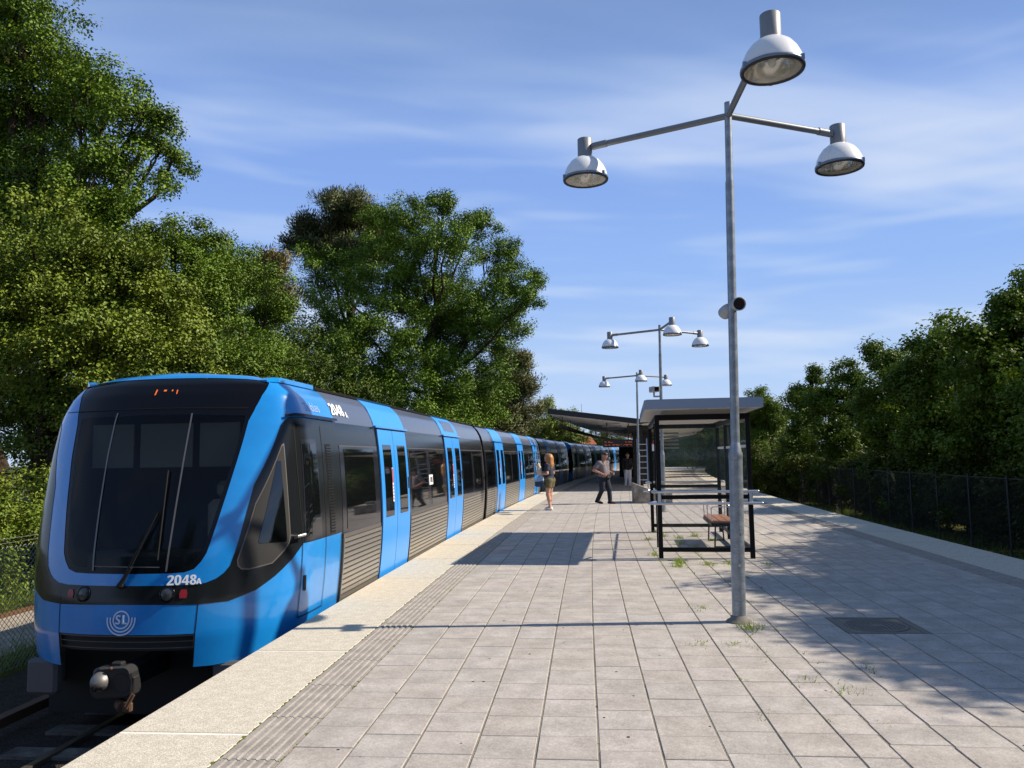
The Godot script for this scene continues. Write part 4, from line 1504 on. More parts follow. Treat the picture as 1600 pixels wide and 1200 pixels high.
	for s in [-1.0, 1.0]:
		st = begin()
		box(st, Vector3(s * 0.22 - 0.025, 0.0, -0.02), Vector3(s * 0.22 + 0.025, 2.35, 0.02))
		obj("ladder_rail", st, M["ladder blue"], ld)
	for i in 8:
		st = begin()
		tube(st, Vector3(-0.22, 0.2 + i * 0.27, 0), Vector3(0.22, 0.2 + i * 0.27, 0), 0.016, 0.016, 8)
		obj("rung", st, M["aluminium"], ld)
	# concrete block
	var cb := thing("concrete_block", "grey concrete block with sloping top, left of the shelter at the far lamp post", "concrete block", pt(1.75, 0, 27.4))
	st = begin()
	var pr := [Vector2(-0.57, 0.66), Vector2(0.0, 0.44), Vector2(0.68, 0.44)]
	for i in 2:
		quad(st, Vector3(pr[i].x, 0, 0.8), Vector3(pr[i + 1].x, 0, 0.8), Vector3(pr[i + 1].x, pr[i + 1].y, 0.8), Vector3(pr[i].x, pr[i].y, 0.8), Vector3.BACK)
		quad(st, Vector3(pr[i].x, 0, -0.6), Vector3(pr[i + 1].x, 0, -0.6), Vector3(pr[i + 1].x, pr[i + 1].y, -0.6), Vector3(pr[i].x, pr[i].y, -0.6), Vector3.FORWARD)
		quad(st, Vector3(pr[i].x, pr[i].y, 0.8), Vector3(pr[i + 1].x, pr[i + 1].y, 0.8), Vector3(pr[i + 1].x, pr[i + 1].y, -0.6), Vector3(pr[i].x, pr[i].y, -0.6), Vector3(0.2, 1, 0).normalized())
	quad(st, Vector3(-0.57, 0, 0.8), Vector3(-0.57, 0.66, 0.8), Vector3(-0.57, 0.66, -0.6), Vector3(-0.57, 0, -0.6), Vector3.LEFT)
	quad(st, Vector3(0.68, 0, 0.8), Vector3(0.68, 0.44, 0.8), Vector3(0.68, 0.44, -0.6), Vector3(0.68, 0, -0.6), Vector3.RIGHT)
	obj("block", st, M["concrete"], cb)
	st = begin()
	box(st, Vector3(0.15, 0.44, -0.1), Vector3(0.45, 0.58, 0.2), Transform3D(), 0.03)
	obj("metal_cap", st, M["galvanised"], cb)
	# help point with a red head
	var hp := thing("help_point", "slim dark post with a red and white head, just left of the shelter's front corner", "help point", pt(2.0, 0, 30.0))
	st = begin()
	box(st, Vector3(-0.05, 0, -0.05), Vector3(0.05, 1.75, 0.05), Transform3D(), 0.01)
	obj("post", st, M["black frame"], hp)
	st = begin()
	box(st, Vector3(-0.06, 2.0, -0.06), Vector3(0.06, 2.06, 0.06), Transform3D(), 0.01)
	obj("red_cap", st, M["red print"], hp)
	st = begin()
	box(st, Vector3(-0.055, 1.75, -0.055), Vector3(0.055, 2.0, 0.055), Transform3D(), 0.01)
	obj("white_head", st, M["white print"], hp)

# ---------------------------------------------------------------- fences, house
func wire_mesh(t: float, h0: float, h1: float, z0: float, z1: float, pitch: float, r: float) -> SurfaceTool:
	var st := begin()
	var hh := h1 - h0
	var z := z0 - hh
	while z < z1:
		for s in 2:
			var a := z if s == 0 else z + hh
			var b := z + hh if s == 0 else z
			var ha := h0
			var hb := h1
			if minf(a, b) < z0 or maxf(a, b) > z1:
				var ta := clampf((clampf(a, z0, z1) - a) / (b - a), 0, 1)
				var tb := clampf((clampf(b, z0, z1) - a) / (b - a), 0, 1)
				ha = lerpf(h0, h1, ta)
				hb = lerpf(h0, h1, tb)
				a = clampf(a, z0, z1)
				b = clampf(b, z0, z1)
			if absf(a - b) > 0.01:
				tube(st, pt(t + 0.002 * s, ha, a), pt(t + 0.002 * s, hb, b), r, r, 3, false)
		z += pitch
	return st

func build_fences() -> void:
	var f := thing("chain_link_fence", "pale chain-link fence with two top wires beyond the left track", "fence", pt(-8.0, GROUND, 12))
	obj("wire_mesh", wire_mesh(-8.0, GROUND + 0.02, 0.50, 4.0, 30.0, 0.085, 0.0040), M["fence wire"], f, true)
	for i in 8:
		var st := begin()
		tube(st, pt(-7.98, GROUND, 6.4 + i * 3.0), pt(-7.98, 0.62, 6.4 + i * 3.0), 0.022, 0.022, 8)
		obj("post", st, M["fence post"], f, true)
	for h in [0.55, 0.61]:
		var st := begin()
		bar(st, -8.0, -7.994, h, h + 0.005, 4.0, 30.0, 2.0)
		obj("top_wire", st, M["fence wire"], f, true)
	var g := thing("mesh_fence", "dark wire mesh fence on thin posts along the far side of the right-hand track", "fence", pt(10.4, GROUND, 25))
	obj("wire_mesh", wire_mesh(10.4, GROUND + 0.02, 0.88, 14.0, 66.0, 0.075, 0.0028), M["fence wire dark"], g, true)
	var z := 14.35
	while z < 66.0:
		var st := begin()
		tube(st, pt(10.36, GROUND, z), pt(10.36, 0.97, z), 0.026, 0.026, 8)
		obj("post", st, M["fence post"], g, true)
		z += 2.17
	var st := begin()
	bar(st, 10.39, 10.41, 0.87, 0.89, 14.0, 66.0, 2.0)
	obj("top_wire", st, M["fence post"], g, true)

func build_house() -> void:
	var at := Vector3(-1.8, GROUND, -118.0)
	var r := thing("house", "small yellow house with red tiled roof seen above the far end of the train", "house", at, 0.3)
	var st := begin()
	box(st, Vector3(-2.6, 0, -3), Vector3(2.6, 4.5, 3))
	obj("wall", st, M["house wall"], r)
	st = begin()
	for s in [-1.0, 1.0]:
		quad(st, Vector3(-2.9, 4.4, s * 3.3), Vector3(2.9, 4.4, s * 3.3), Vector3(2.9, 5.7, 0), Vector3(-2.9, 5.7, 0), Vector3(0, 0.85, s * 0.5).normalized())
		tri(st, Vector3(s * 2.6, 4.4, -3), Vector3(s * 2.6, 4.4, 3), Vector3(s * 2.6, 5.6, 0), Vector3(s, 0, 0))
	obj("roof", st, M["red roof"], r)
	for x in [-1.2, 1.1]:
		st = begin()
		box(st, Vector3(x - 0.5, 2.8, 2.99), Vector3(x + 0.5, 4.0, 3.04))
		var w := obj("window", st, M["dark glass"], r)
		st = begin()
		box(st, Vector3(x - 0.03, 2.8, 3.04), Vector3(x + 0.03, 4.0, 3.06))
		obj("frame", st, M["white print"], w)

# ---------------------------------------------------------------- trees and plants
var clumps := {}
var n_clumps := 0

func leaf_clump(kind: String, sd: int) -> ArrayMesh:
	var r := RandomNumberGenerator.new()
	r.seed = sd
	var st := begin()
	var n := 44
	if kind == "needle": n = 60
	for i in n:
		var d := Vector3(r.randfn(), r.randfn() * 0.75, r.randfn()).normalized()
		var c := d * pow(r.randf(), 0.45)
		var out := (d + Vector3(r.randfn(), r.randfn(), r.randfn()) * 0.7).normalized()
		var nrm := (Vector3(0, 0.9, 0) + d * 0.6 + Vector3(r.randfn(), r.randfn(), r.randfn()) * 0.42).normalized()
		var side := out.cross(nrm).normalized()
		out = nrm.cross(side).normalized()
		var l := r.randf_range(0.22, 0.34)
		var w := l * 0.36
		if kind == "maple": w = l * 0.5
		if kind == "needle":
			l = r.randf_range(0.35, 0.6)
			w = l * 0.11
			out = (d + Vector3(0, 0.5, 0) + Vector3(r.randfn(), r.randfn(), r.randfn()) * 0.5).normalized()
			side = out.cross(Vector3(r.randfn(), r.randfn(), r.randfn())).normalized()
			nrm = side.cross(out).normalized()
		nrm = (nrm * 0.5 + d * 0.5 + Vector3(0, 0.15, 0)).normalized()
		var g := r.randf_range(0.88, 1.10)
		st.set_color(Color(g * r.randf_range(0.92, 1.08), g, g))
		var tip := c + out * l - nrm * l * 0.12
		var m := c + out * l * 0.45
		var a := m + side * w + nrm * w * 0.25
		var b := m - side * w + nrm * w * 0.25
		quad(st, c, a, tip, tip, nrm) if false else tri(st, c, a, tip, (nrm - side * 0.25).normalized())
		tri(st, c, b, tip, (nrm + side * 0.25).normalized())
	return st.commit()

func scatter_crown(parent: Node, kind: String, material: Material, lobes: Array, cs: float, dens: float, tone_a: Color, tone_b: Color, r: RandomNumberGenerator) -> void:
	if not clumps.has(kind):
		clumps[kind] = leaf_clump(kind, 5 + kind.length())
	var xf := []
	var cl := []
	for lb in lobes:
		var c := Vector3(lb[0], lb[1], lb[2])
		var rad: float = lb[3]
		var squash: float = lb[4] if lb.size() > 4 else 0.85
		var total := int(dens * 8.0 * pow(rad / cs, 2.0)) + 10
		var per := 9
		for g in maxi(3, total / per):
			var d := Vector3(r.randfn(), r.randfn(), r.randfn()).normalized()
			var cc := c + Vector3(d.x, d.y * squash, d.z) * rad * pow(r.randf(), 0.42) * (1.04 if r.randf() < 0.72 else r.randf_range(1.0, 1.38))
			var spread := minf(0.28 * rad, cs * 1.5)
			var tone := r.randf()
			for k in per:
				var p := cc + Vector3(r.randfn(), r.randfn() * 0.6, r.randfn()) * spread * 0.62
				var s := cs * r.randf_range(0.75, 1.2)
				var b := Basis(Vector3.UP, r.randf() * TAU) * Basis(Vector3.RIGHT, r.randfn() * 0.35)
				xf.append(Transform3D(b.scaled(Vector3(s, s, s)), p))
				var col := tone_a.lerp(tone_b, clampf(tone * 0.8 + r.randf() * 0.2, 0, 1))
				cl.append(col)
	var mm := MultiMesh.new()
	mm.transform_format = MultiMesh.TRANSFORM_3D
	mm.use_colors = true
	mm.mesh = clumps[kind]
	mm.instance_count = xf.size()
	n_clumps += xf.size()
	for i in xf.size():
		mm.set_instance_transform(i, xf[i])
		mm.set_instance_color(i, cl[i])
	var o := MultiMeshInstance3D.new()
	o.multimesh = mm
	o.material_override = material
	hang("crown", o, parent, true)
	o.set_meta("kind", "stuff")

func limb(st: SurfaceTool, a: Vector3, b: Vector3, ra: float, rb: float, r: RandomNumberGenerator, sag := 0.12) -> void:
	var n := 5
	var prev := a
	var l := (b - a).length()
	for i in range(1, n + 1):
		var f := float(i) / n
		var p := a.lerp(b, f) + Vector3(r.randfn(), r.randfn() * 0.5, r.randfn()) * l * 0.03 * (1.0 if i < n else 0.0) - Vector3(0, sin(f * PI) * l * sag, 0)
		tube(st, prev, p, lerpf(ra, rb, float(i - 1) / n), lerpf(ra, rb, f), 7, false)
		prev = p

func tree(called: String, label: String, category: String, foot: Vector3, lobes: Array, kind := "oak", cs := 0.36, dens := 1.5, tone_a := Color(0.06, 0.085, 0.015), tone_b := Color(0.10, 0.12, 0.02), girth := 0.28, group := "") -> void:
	var r := RandomNumberGenerator.new()
	r.seed = hash(label)
	var root := thing(called, label, category, foot, 0.0, group)
	var top := foot
	var low := 1e9
	for lb in lobes:
		if lb[1] > top.y: top = Vector3(lb[0], lb[1], lb[2])
		low = minf(low, lb[1])
	var mid := Vector3.ZERO
	for lb in lobes: mid += Vector3(lb[0], lb[1], lb[2]) / lobes.size()
	var crown_top := Vector3(lerpf(foot.x, mid.x, 0.5), top.y - 0.6, lerpf(foot.z, mid.z, 0.5))
	if girth > 0.0:
		var st := begin()
		var bend := foot.lerp(crown_top, 0.4) + Vector3(r.randfn() * 0.15, 0, r.randfn() * 0.15)
		tube(st, foot, foot + Vector3(0, 0.35, 0), girth * 1.35, girth, 12, false)
		limb(st, foot + Vector3(0, 0.3, 0), bend, girth, girth * 0.8, r, 0.0)
		limb(st, bend, crown_top, girth * 0.8, girth * 0.18, r, 0.0)
		obj("trunk", st, M["bark"], root, true)
		st = begin()
		for lb in lobes:
			var c := Vector3(lb[0], lb[1], lb[2])
			var hgt := clampf((c.y - foot.y) * 0.62 / maxf(crown_top.y - foot.y, 0.5), 0.25, 0.9)
			var from := foot.lerp(crown_top, hgt)
			if hgt < 0.4: from = (foot + Vector3(0, 0.3, 0)).lerp(bend, hgt / 0.4)
			limb(st, from, c, girth * 0.42, 0.045, r, 0.08)
			for k in 3:
				var d := Vector3(r.randfn(), r.randf_range(-0.2, 1.0), r.randfn()).normalized()
				limb(st, from.lerp(c, 0.75), c + d * lb[3] * 0.85, 0.05, 0.012, r, 0.03)
		obj("limbs", st, M["bark"], root, true)
	var m: Material = M["oak leaf"]
	if kind == "maple": m = M["maple leaf"]
	if kind == "needle": m = M["needle"]
	scatter_crown(root, kind, m, lobes, cs, dens, tone_a, tone_b, r)

func build_trees() -> void:
	var oa := Color(0.07, 0.122, 0.010)
	var ob := Color(0.17, 0.262, 0.022)
	var ya := Color(0.088, 0.134, 0.012)
	var yb := Color(0.215, 0.27, 0.03)
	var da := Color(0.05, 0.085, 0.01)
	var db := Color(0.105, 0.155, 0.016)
	tree("oak_tree", "tallest tree at the left edge, an oak reaching out of the top of the frame", "tree", Vector3(-16.8, GROUND, -20.8), [[-15.6, 14.1, -19.5, 1.5], [-15.0, 12.8, -20.6, 1.6], [-17.3, 12.3, -21.7, 2.2], [-12.9, 11.5, -19.8, 1.1], [-12.3, 11.5, -20.9, 0.9], [-12.2, 10.9, -22.0, 0.65],
		[-12.5, 9.8, -20.0, 1.0], [-14.9, 10.2, -21.1, 1.7], [-17.6, 10.1, -22.2, 2.0], [-18.0, 12.3, -20.3, 2.2], [-18.9, 15.6, -21.4, 2.0], [-16.3, 8.3, -21.5, 1.6], [-13.3, 8.2, -19.2, 0.9], [-14.8, 8.3, -19.8, 1.1], [-13.1, 8.8, -20.4, 0.7], [-12.9, 9.1, -19.3, 1.0]], "oak", 0.31, 1.5, oa, ob, 0.38)
	tree("maple_tree", "yellow-green bushy tree directly behind the train's cab, at the left edge below the oak", "tree", Vector3(-13.6, GROUND, -18.3), [[-12.9, 6.2, -17.0, 1.7], [-12.0, 6.9, -18.1, 1.1], [-11.8, 5.8, -19.2, 1.4], [-12.7, 4.7, -17.3, 1.8], [-10.9, 6.5, -18.4, 0.9], [-10.8, 5.6, -19.5, 1.0],
		[-11.1, 4.1, -17.5, 1.4], [-14.5, 3.4, -18.6, 1.5], [-10.8, 4.4, -19.7, 1.0], [-12.3, 2.9, -17.8, 0.9], [-16.2, 5.8, -18.9, 1.9]], "oak", 0.29, 1.5, ya, yb, 0.24)
	tree("lime_tree", "mid green rounded tree behind the train roof, between the yellow-green tree and the dark gap", "tree", Vector3(-16.4, GROUND, -36), [[-17.2, 10.8, -34.0, 1.5], [-16.1, 10.6, -35.5, 1.5], [-17.7, 8.6, -36.9, 2.5], [-14.9, 6.4, -34.4, 1.8], [-18.1, 6.6, -35.8, 2.2], [-15.5, 9.2, -37.3, 1.1]], "oak", 0.36, 1.6, oa, ob, 0.3)
	tree("pine_tree", "tall dark pine rising behind the left side of the big oak", "pine", Vector3(-19.2, GROUND, -63), [[-19.2, 22.4, -61.0, 1.9, 0.5], [-21.4, 20.8, -62.5, 2.2, 0.45], [-18.5, 22.0, -63.9, 2.0, 0.5], [-22.3, 19.2, -61.4, 1.5, 0.45], [-19.2, 18.8, -62.8, 2.7, 0.5], [-17.0, 20.2, -64.3, 1.8, 0.5]], "needle", 0.66, 2.4, Color(0.07, 0.09, 0.035), Color(0.15, 0.155, 0.055), 0.4)
	tree("pine_tree", "brownish top of a pine between the rounded tree and the big oak", "pine", Vector3(-19.6, GROUND, -46), [[-19.0, 13.4, -45.0, 1.2, 0.55], [-19.9, 12.6, -45.7, 1.4, 0.55], [-18.6, 11.6, -46.2, 1.5, 0.5]], "needle", 0.55, 2.2, Color(0.11, 0.105, 0.04), Color(0.20, 0.17, 0.055), 0.3)
	tree("oak_tree", "biggest oak behind the train, broad crown with open limbs reaching right over the roofs", "tree", Vector3(-11.4, GROUND, -58), [[-9.7, 19.9, -54.0, 1.2], [-12.7, 19.3, -56.9, 2.2], [-15.5, 20.6, -59.8, 1.6], [-9.4, 17.3, -54.7, 2.6], [-13.9, 15.8, -57.6, 3.8], [-19.9, 15.9, -60.5, 2.9], [-19.2, 10.9, -55.5, 3.3], [-7.8, 19.6, -58.4, 1.5], [-6.3, 17.7, -61.3, 2.0],
		[-4.9, 14.6, -56.2, 1.5], [-3.3, 15.2, -59.1, 0.9], [-3.4, 12.7, -54.0, 0.9], [-6.7, 12.7, -56.9, 3.1], [-10.9, 12.9, -59.8, 4.2], [-14.6, 9.7, -54.7, 4.0], [-20.9, 7.4, -57.6, 3.1], [-17.7, 6.0, -60.5, 3.8], [-12.0, 6.0, -55.5, 3.7], [-8.4, 9.1, -58.4, 3.3], [-8.2, 6.3, -61.3, 2.7], [-9.6, 3.9, -56.2, 2.4]], "oak", 0.5, 1.6, oa, Color(0.145, 0.24, 0.018), 0.34)
	tree("spruce_tree", "dark narrow spruce at the right foot of the big oak", "spruce", Vector3(-7.4, GROUND, -70), [[-6.1, 9.9, -69.0, 1.5, 0.7], [-5.6, 8.1, -69.8, 1.7, 0.6], [-6.6, 5.9, -70.9, 2.6, 0.6], [-7.9, 4.4, -69.4, 2.8, 0.6]], "needle", 0.62, 2.6, Color(0.07, 0.085, 0.03), Color(0.14, 0.14, 0.05), 0.3)
	tree("bush_tree", "bright green bushy tree just left of the canopy's edge, above the far carriages", "tree", Vector3(-5.0, GROUND, -84), [[-4.0, 5.7, -81.0, 2.1], [-2.1, 4.6, -82.9, 1.6], [-6.4, 3.9, -85.8, 2.8], [-0.8, 3.4, -80.7, 1.1], [-4.2, 3.1, -83.6, 2.1]], "oak", 0.55, 1.7, Color(0.13, 0.18, 0.024), Color(0.20, 0.24, 0.04), 0.25)
	tree("lime_tree", "rounded green tree between the yellow-green tree and the lime behind the train roof", "tree", Vector3(-14.6, GROUND, -27), [[-14.5, 9.5, -26.0, 1.0], [-15.9, 9.5, -26.7, 1.1], [-14.0, 9.5, -27.5, 0.9], [-14.0, 8.1, -26.2, 1.4], [-13.3, 8.0, -26.9, 1.2], [-15.2, 6.6, -26.4, 1.6], [-13.4, 5.6, -27.0, 1.6]], "oak", 0.34, 1.6, oa, ob, 0.24)
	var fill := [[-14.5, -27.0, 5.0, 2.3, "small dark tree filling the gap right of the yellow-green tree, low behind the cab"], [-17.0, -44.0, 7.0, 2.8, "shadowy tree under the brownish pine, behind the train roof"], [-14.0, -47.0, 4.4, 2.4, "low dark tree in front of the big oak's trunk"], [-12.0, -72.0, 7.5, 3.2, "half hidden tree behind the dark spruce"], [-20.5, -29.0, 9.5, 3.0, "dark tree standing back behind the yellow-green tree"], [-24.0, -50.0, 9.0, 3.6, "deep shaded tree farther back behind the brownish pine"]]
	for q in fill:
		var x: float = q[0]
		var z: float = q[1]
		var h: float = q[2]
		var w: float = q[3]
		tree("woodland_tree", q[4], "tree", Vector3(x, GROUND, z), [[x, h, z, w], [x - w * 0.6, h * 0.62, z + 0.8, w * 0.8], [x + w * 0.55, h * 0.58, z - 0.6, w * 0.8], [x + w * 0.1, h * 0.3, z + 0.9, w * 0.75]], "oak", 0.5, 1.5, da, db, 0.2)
	# bushes between path and wood
	var sh := [[-12.3, -12.6, 1.2, "first leafy bush beyond the path at the very left edge"], [-12.9, -15.2, 1.6, "taller leafy bush beyond the path, seen over the fence"], [-12.4, -18.0, 1.3, "bush beyond the path, close to the train's dark left side"], [-13.0, -21.0, 1.6, "bush hidden mostly by the train's front"]]
	for q in sh:
		var x: float = q[0]
		var z: float = q[1]
		var w: float = q[2]
		tree("bush", q[3], "bush", Vector3(x, GROUND, z), [[x, GROUND + w * 0.9, z, w], [x - 0.9, GROUND + w * 1.3, z - 0.4, w * 0.8], [x + 0.5, GROUND + w * 0.5, z + 0.7, w * 0.6]], "oak", 0.26, 1.6, oa, yb, 0.06, "bushes beyond the path")
	# maples along the right side
	var ra := Color(0.06, 0.105, 0.01)
	var rb := Color(0.14, 0.21, 0.018)
	var rg := "maples behind the right-hand fence"
	var rt := [
		["maple at the right edge of the frame, tallest of the row behind the mesh fence", [13.4, 24.0], [[12.1, 5.6, -22.8, 0.6], [11.9, 5.1, -23.7, 0.7], [13.5, 5.0, -24.5, 1.4], [11.5, 4.2, -23.0, 1.2], [12.8, 3.3, -23.9, 1.7], [12.4, 2.0, -24.8, 1.2], [13.5, 5.9, -23.2, 1.0], [13.0, 1.0, -23.2, 1.2]]],
		["second maple from the right edge, with a ragged shoulder against the sky", [13.0, 28.0], [[11.6, 5.3, -26.8, 0.7], [12.8, 4.9, -27.7, 1.1], [12.1, 4.2, -28.5, 1.2], [12.6, 3.1, -27.0, 1.4], [11.7, 2.4, -27.9, 1.1], [12.8, 1.0, -28.3, 1.3]]],
		["third maple from the right edge, with bright sunlit top leaves", [13.0, 33.0], [[12.0, 5.2, -31.8, 0.8], [13.1, 4.8, -32.7, 1.2], [12.2, 4.0, -33.5, 1.2], [12.3, 2.6, -32.0, 1.3], [12.8, 1.0, -33.0, 1.4]]],
		["fourth maple from the right edge, lower and rounder than its neighbours", [13.0, 39.0], [[12.6, 5.2, -37.8, 0.8], [11.9, 4.2, -38.7, 1.2], [13.4, 3.3, -39.5, 1.4], [11.6, 2.2, -38.0, 1.1], [12.6, 1.0, -38.6, 1.4]]],
		["fifth maple from the right edge, with two thin shoots on top", [13.2, 46.0], [[12.8, 5.9, -44.8, 0.6], [12.3, 4.8, -45.7, 1.0], [13.2, 3.5, -46.5, 1.4], [12.4, 2.0, -45.2, 1.3], [12.9, 0.8, -46.0, 1.4]]],
		["farthest small maple right beside the shelter roof", [13.6, 57.0], [[12.4, 5.2, -56.0, 1.0], [13.4, 4.0, -57.0, 1.3], [12.2, 3.8, -57.8, 1.0], [12.2, 2.3, -56.4, 1.1], [13.2, 0.9, -57.0, 1.6]]]]
	for q in rt:
		tree("maple_tree", q[0], "tree", Vector3(q[1][0], GROUND, -q[1][1]), q[2], "maple", 0.36, 1.9, ra, rb, 0.16, rg)
	var lowz := [3.4, 5.6, 7.8, 10.0, 12.2, 14.4, 16.6]
	for i in lowz.size():
		var z: float = lowz[i]
		var w := 1.5 + 0.2 * sin(z * 2.0)
		tree("bush", ["nearest bush of the right-hand row, outside the frame beside the viewer", "second bush of the right-hand row outside the frame", "third bush of the right-hand row outside the frame", "fourth bush of the right-hand row outside the frame", "fifth bush of the right-hand row outside the frame", "sixth bush of the right-hand row, just outside the frame", "bush whose shade falls on the right coping, at the frame's edge"][i], "bush", Vector3(12.4, GROUND, -z), [[12.3, GROUND + 1.4, -z, w], [12.0, GROUND + 3.0, -z - 0.5, w], [12.9, GROUND + 4.2, -z + 0.6, w * 0.9]], "maple", 0.4, 1.8, Color(0.05, 0.08, 0.012), Color(0.09, 0.12, 0.016), 0.05, "bushes along the right-hand fence")
	var hz := [[12.2, 19.5], [12.6, 22.0], [12.3, 25.4], [12.5, 29.8], [12.2, 31.4], [12.6, 35.6], [12.4, 41.6], [12.6, 48.5], [12.4, 52.0], [12.8, 60.5]]
	for i in hz.size():
		var x: float = hz[i][0]
		var z: float = hz[i][1]
		tree("bush", ["low dark bush behind the mesh fence at the right frame edge", "dark bush between the two nearest right-hand maples", "wide low bush under the second maple behind the mesh fence", "bush under the sunlit-topped maple, behind the mesh fence", "dark bush right of the sunlit-topped maple's trunk", "bush left of the sunlit-topped maple behind the fence", "bush between the rounder maple and the thin-shooted maple", "dark bush just left of the thin-shooted maple", "far bush behind the fence, before the farthest small maple", "last bush at the far end of the mesh fence"][i], "bush", Vector3(x, GROUND, -z), [[x, GROUND + 1.2, -z, 1.3], [x - 0.4, GROUND + 2.2, -z - 0.6, 1.1], [x + 0.9, GROUND + 1.8, -z + 0.7, 1.4], [x + 0.2, GROUND + 0.5, -z + 1.0, 1.0]], "maple", 0.34, 1.3, Color(0.05, 0.08, 0.012), Color(0.09, 0.12, 0.016), 0.05, "bushes along the right-hand fence")
	# more of the row: behind it, beyond it, and nearer than the frame shows (these throw the shade on the slabs)
	var more := [[17.0, 27.0, 4.6, 2.3, "dark tree standing behind the two nearest right-hand maples"], [17.0, 34.5, 4.4, 2.2, "dark tree standing behind the sunlit-topped maple on the right"], [17.0, 43.0, 4.2, 2.2, "dark tree standing behind the thin-shooted maple on the right"],
		[15.5, 68.0, 4.5, 2.4, "tree past the end of the right-hand fence, seen through the shelter glass"], [17.5, 80.0, 5.2, 2.6, "light green tree seen through the shelter glass, under the canopy's right eave"], [19.5, 95.0, 5.0, 3.0, "far tree at the bend, seen through the left half of the shelter glass"], [13.6, 63.0, 4.6, 2.2, "tree behind the last posts of the right-hand mesh fence, second past the small maple"], [14.0, 74.0, 5.0, 2.6, "taller tree seen through the shelter glass, between two lighter ones"], [15.5, 87.0, 6.0, 3.0, "dark full tree seen through the shelter glass below the canopy's right eave"], [16.0, 101.0, 6.6, 3.2, "far tree seen through the glass where the right platform edge vanishes"], [13.0, 108.0, 4.5, 3.0, "far tree closing the view at the end of the platform"], [3.0, 122.0, 5.0, 3.4, "far bright tree seen past the end of the train under the canopy"]]
	for q in more:
		var x: float = q[0]
		var z: float = q[1]
		var h: float = q[2]
		var w: float = q[3]
		tree("woodland_tree", q[4], "tree", Vector3(x, GROUND, -z), [[x, h - w * 0.5, -z, w], [x - w * 0.7, h * 0.45, -z + 0.8, w * 0.8], [x + w * 0.6, h * 0.4, -z - 0.6, w * 0.8], [x, 0.4, -z + 0.9, w * 0.85]], "maple", 0.45, 1.6, ra, Color(0.11, 0.14, 0.02), 0.16)
	# trees along the far left edge of the track and behind the viewer: they darken what the train's flanks and windscreen mirror
	var back := [[-8.6, 52.0, 4.4, 2.1, "low tree close behind the train, under the big oak"], [-3.6, 97.0, 5.0, 2.6, "low tree close behind the last carriages"],
		[-9.0, -16.0, 9.0, 3.6, "tree behind the viewer, mirrored in the left of the windscreen"], [-1.5, -26.0, 10.0, 4.2, "tree behind the viewer, mirrored in the middle of the windscreen"], [7.0, -20.0, 9.0, 3.8, "tree behind the viewer, mirrored in the shelter's front glass"], [14.0, -12.0, 8.0, 3.4, "tree behind the viewer, on the right-hand side"], [-17.0, -20.0, 11.0, 4.4, "tallest tree behind the viewer, on the left-hand side"], [15.0, -30.0, 11.0, 4.6, "farther tree behind the viewer, on the right-hand side"]]
	for q in back:
		var x: float = q[0]
		var z: float = q[1]
		var h: float = q[2]
		var w: float = q[3]
		tree("woodland_tree", q[4], "tree", Vector3(x, GROUND, -z), [[x, h - w * 0.5, -z, w], [x - w * 0.7, h * 0.5, -z + 0.8, w * 0.85], [x + w * 0.6, h * 0.45, -z - 0.6, w * 0.85], [x, h * 0.2, -z + 0.9, w * 0.9]], "oak", 0.55, 1.3, oa, ob, 0.2)
	var shade := [[12.6, 3.2, 4.0, 1.6], [12.5, 5.6, 5.9, 1.7], [12.4, 8.1, 7.7, 1.9], [12.6, 10.7, 7.8, 1.9], [12.4, 13.4, 6.6, 1.9], [12.8, 16.2, 6.0, 1.8], [12.7, 19.4, 5.4, 1.7]]
	for i in shade.size():
		var q: Array = shade[i]
		var x: float = q[0]
		var z: float = q[1]
		var h: float = q[2]
		var w: float = q[3]
		tree("maple_tree", ["lowest maple outside the frame, level with the viewer at the right", "maple outside the frame whose shade ends in the lowest right slabs", "maple outside the frame that shades the slabs by the manhole cover", "tallest maple outside the frame, shading the slabs behind the lamp post", "maple outside the frame, shading the slabs right of the shelter front", "maple at the very edge of the frame, shading the right coping", "maple hidden behind the rightmost visible maple"][i], "tree", Vector3(x + 0.5, GROUND, -z), [[x, h - w * 0.7, -z, w * 0.9], [x - 0.7, h * 0.5, -z + 0.8, w], [x + 0.7, h * 0.5, -z - 0.7, w], [x, h * 0.15, -z, w], [x + 3.0, h + 1.0 - w * 0.5, -z - 1.4, w * 0.9], [x + 2.6, h * 0.6, -z - 1.2, w]], "maple", 0.32, 5.0, ra, rb, 0.16, rg)

func blades(st: SurfaceTool, at: Vector3, n: int, h: float, spread: float, r: RandomNumberGenerator) -> void:
	for i in n:
		var d := Vector3(r.randfn(), 0, r.randfn())
		var p := at + d * spread * 0.5
		var lean := Vector3(r.randfn(), 0, r.randfn()) * h * 0.45
		var l := h * r.randf_range(0.5, 1.1)
		var w := d.cross(Vector3.UP).normalized() * r.randf_range(0.003, 0.006) * (1.0 + h * 2.0)
		tri(st, p - w, p + w, p + lean + Vector3(0, l, 0), Vector3(r.randfn() * 0.4, 1, r.randfn() * 0.4).normalized())

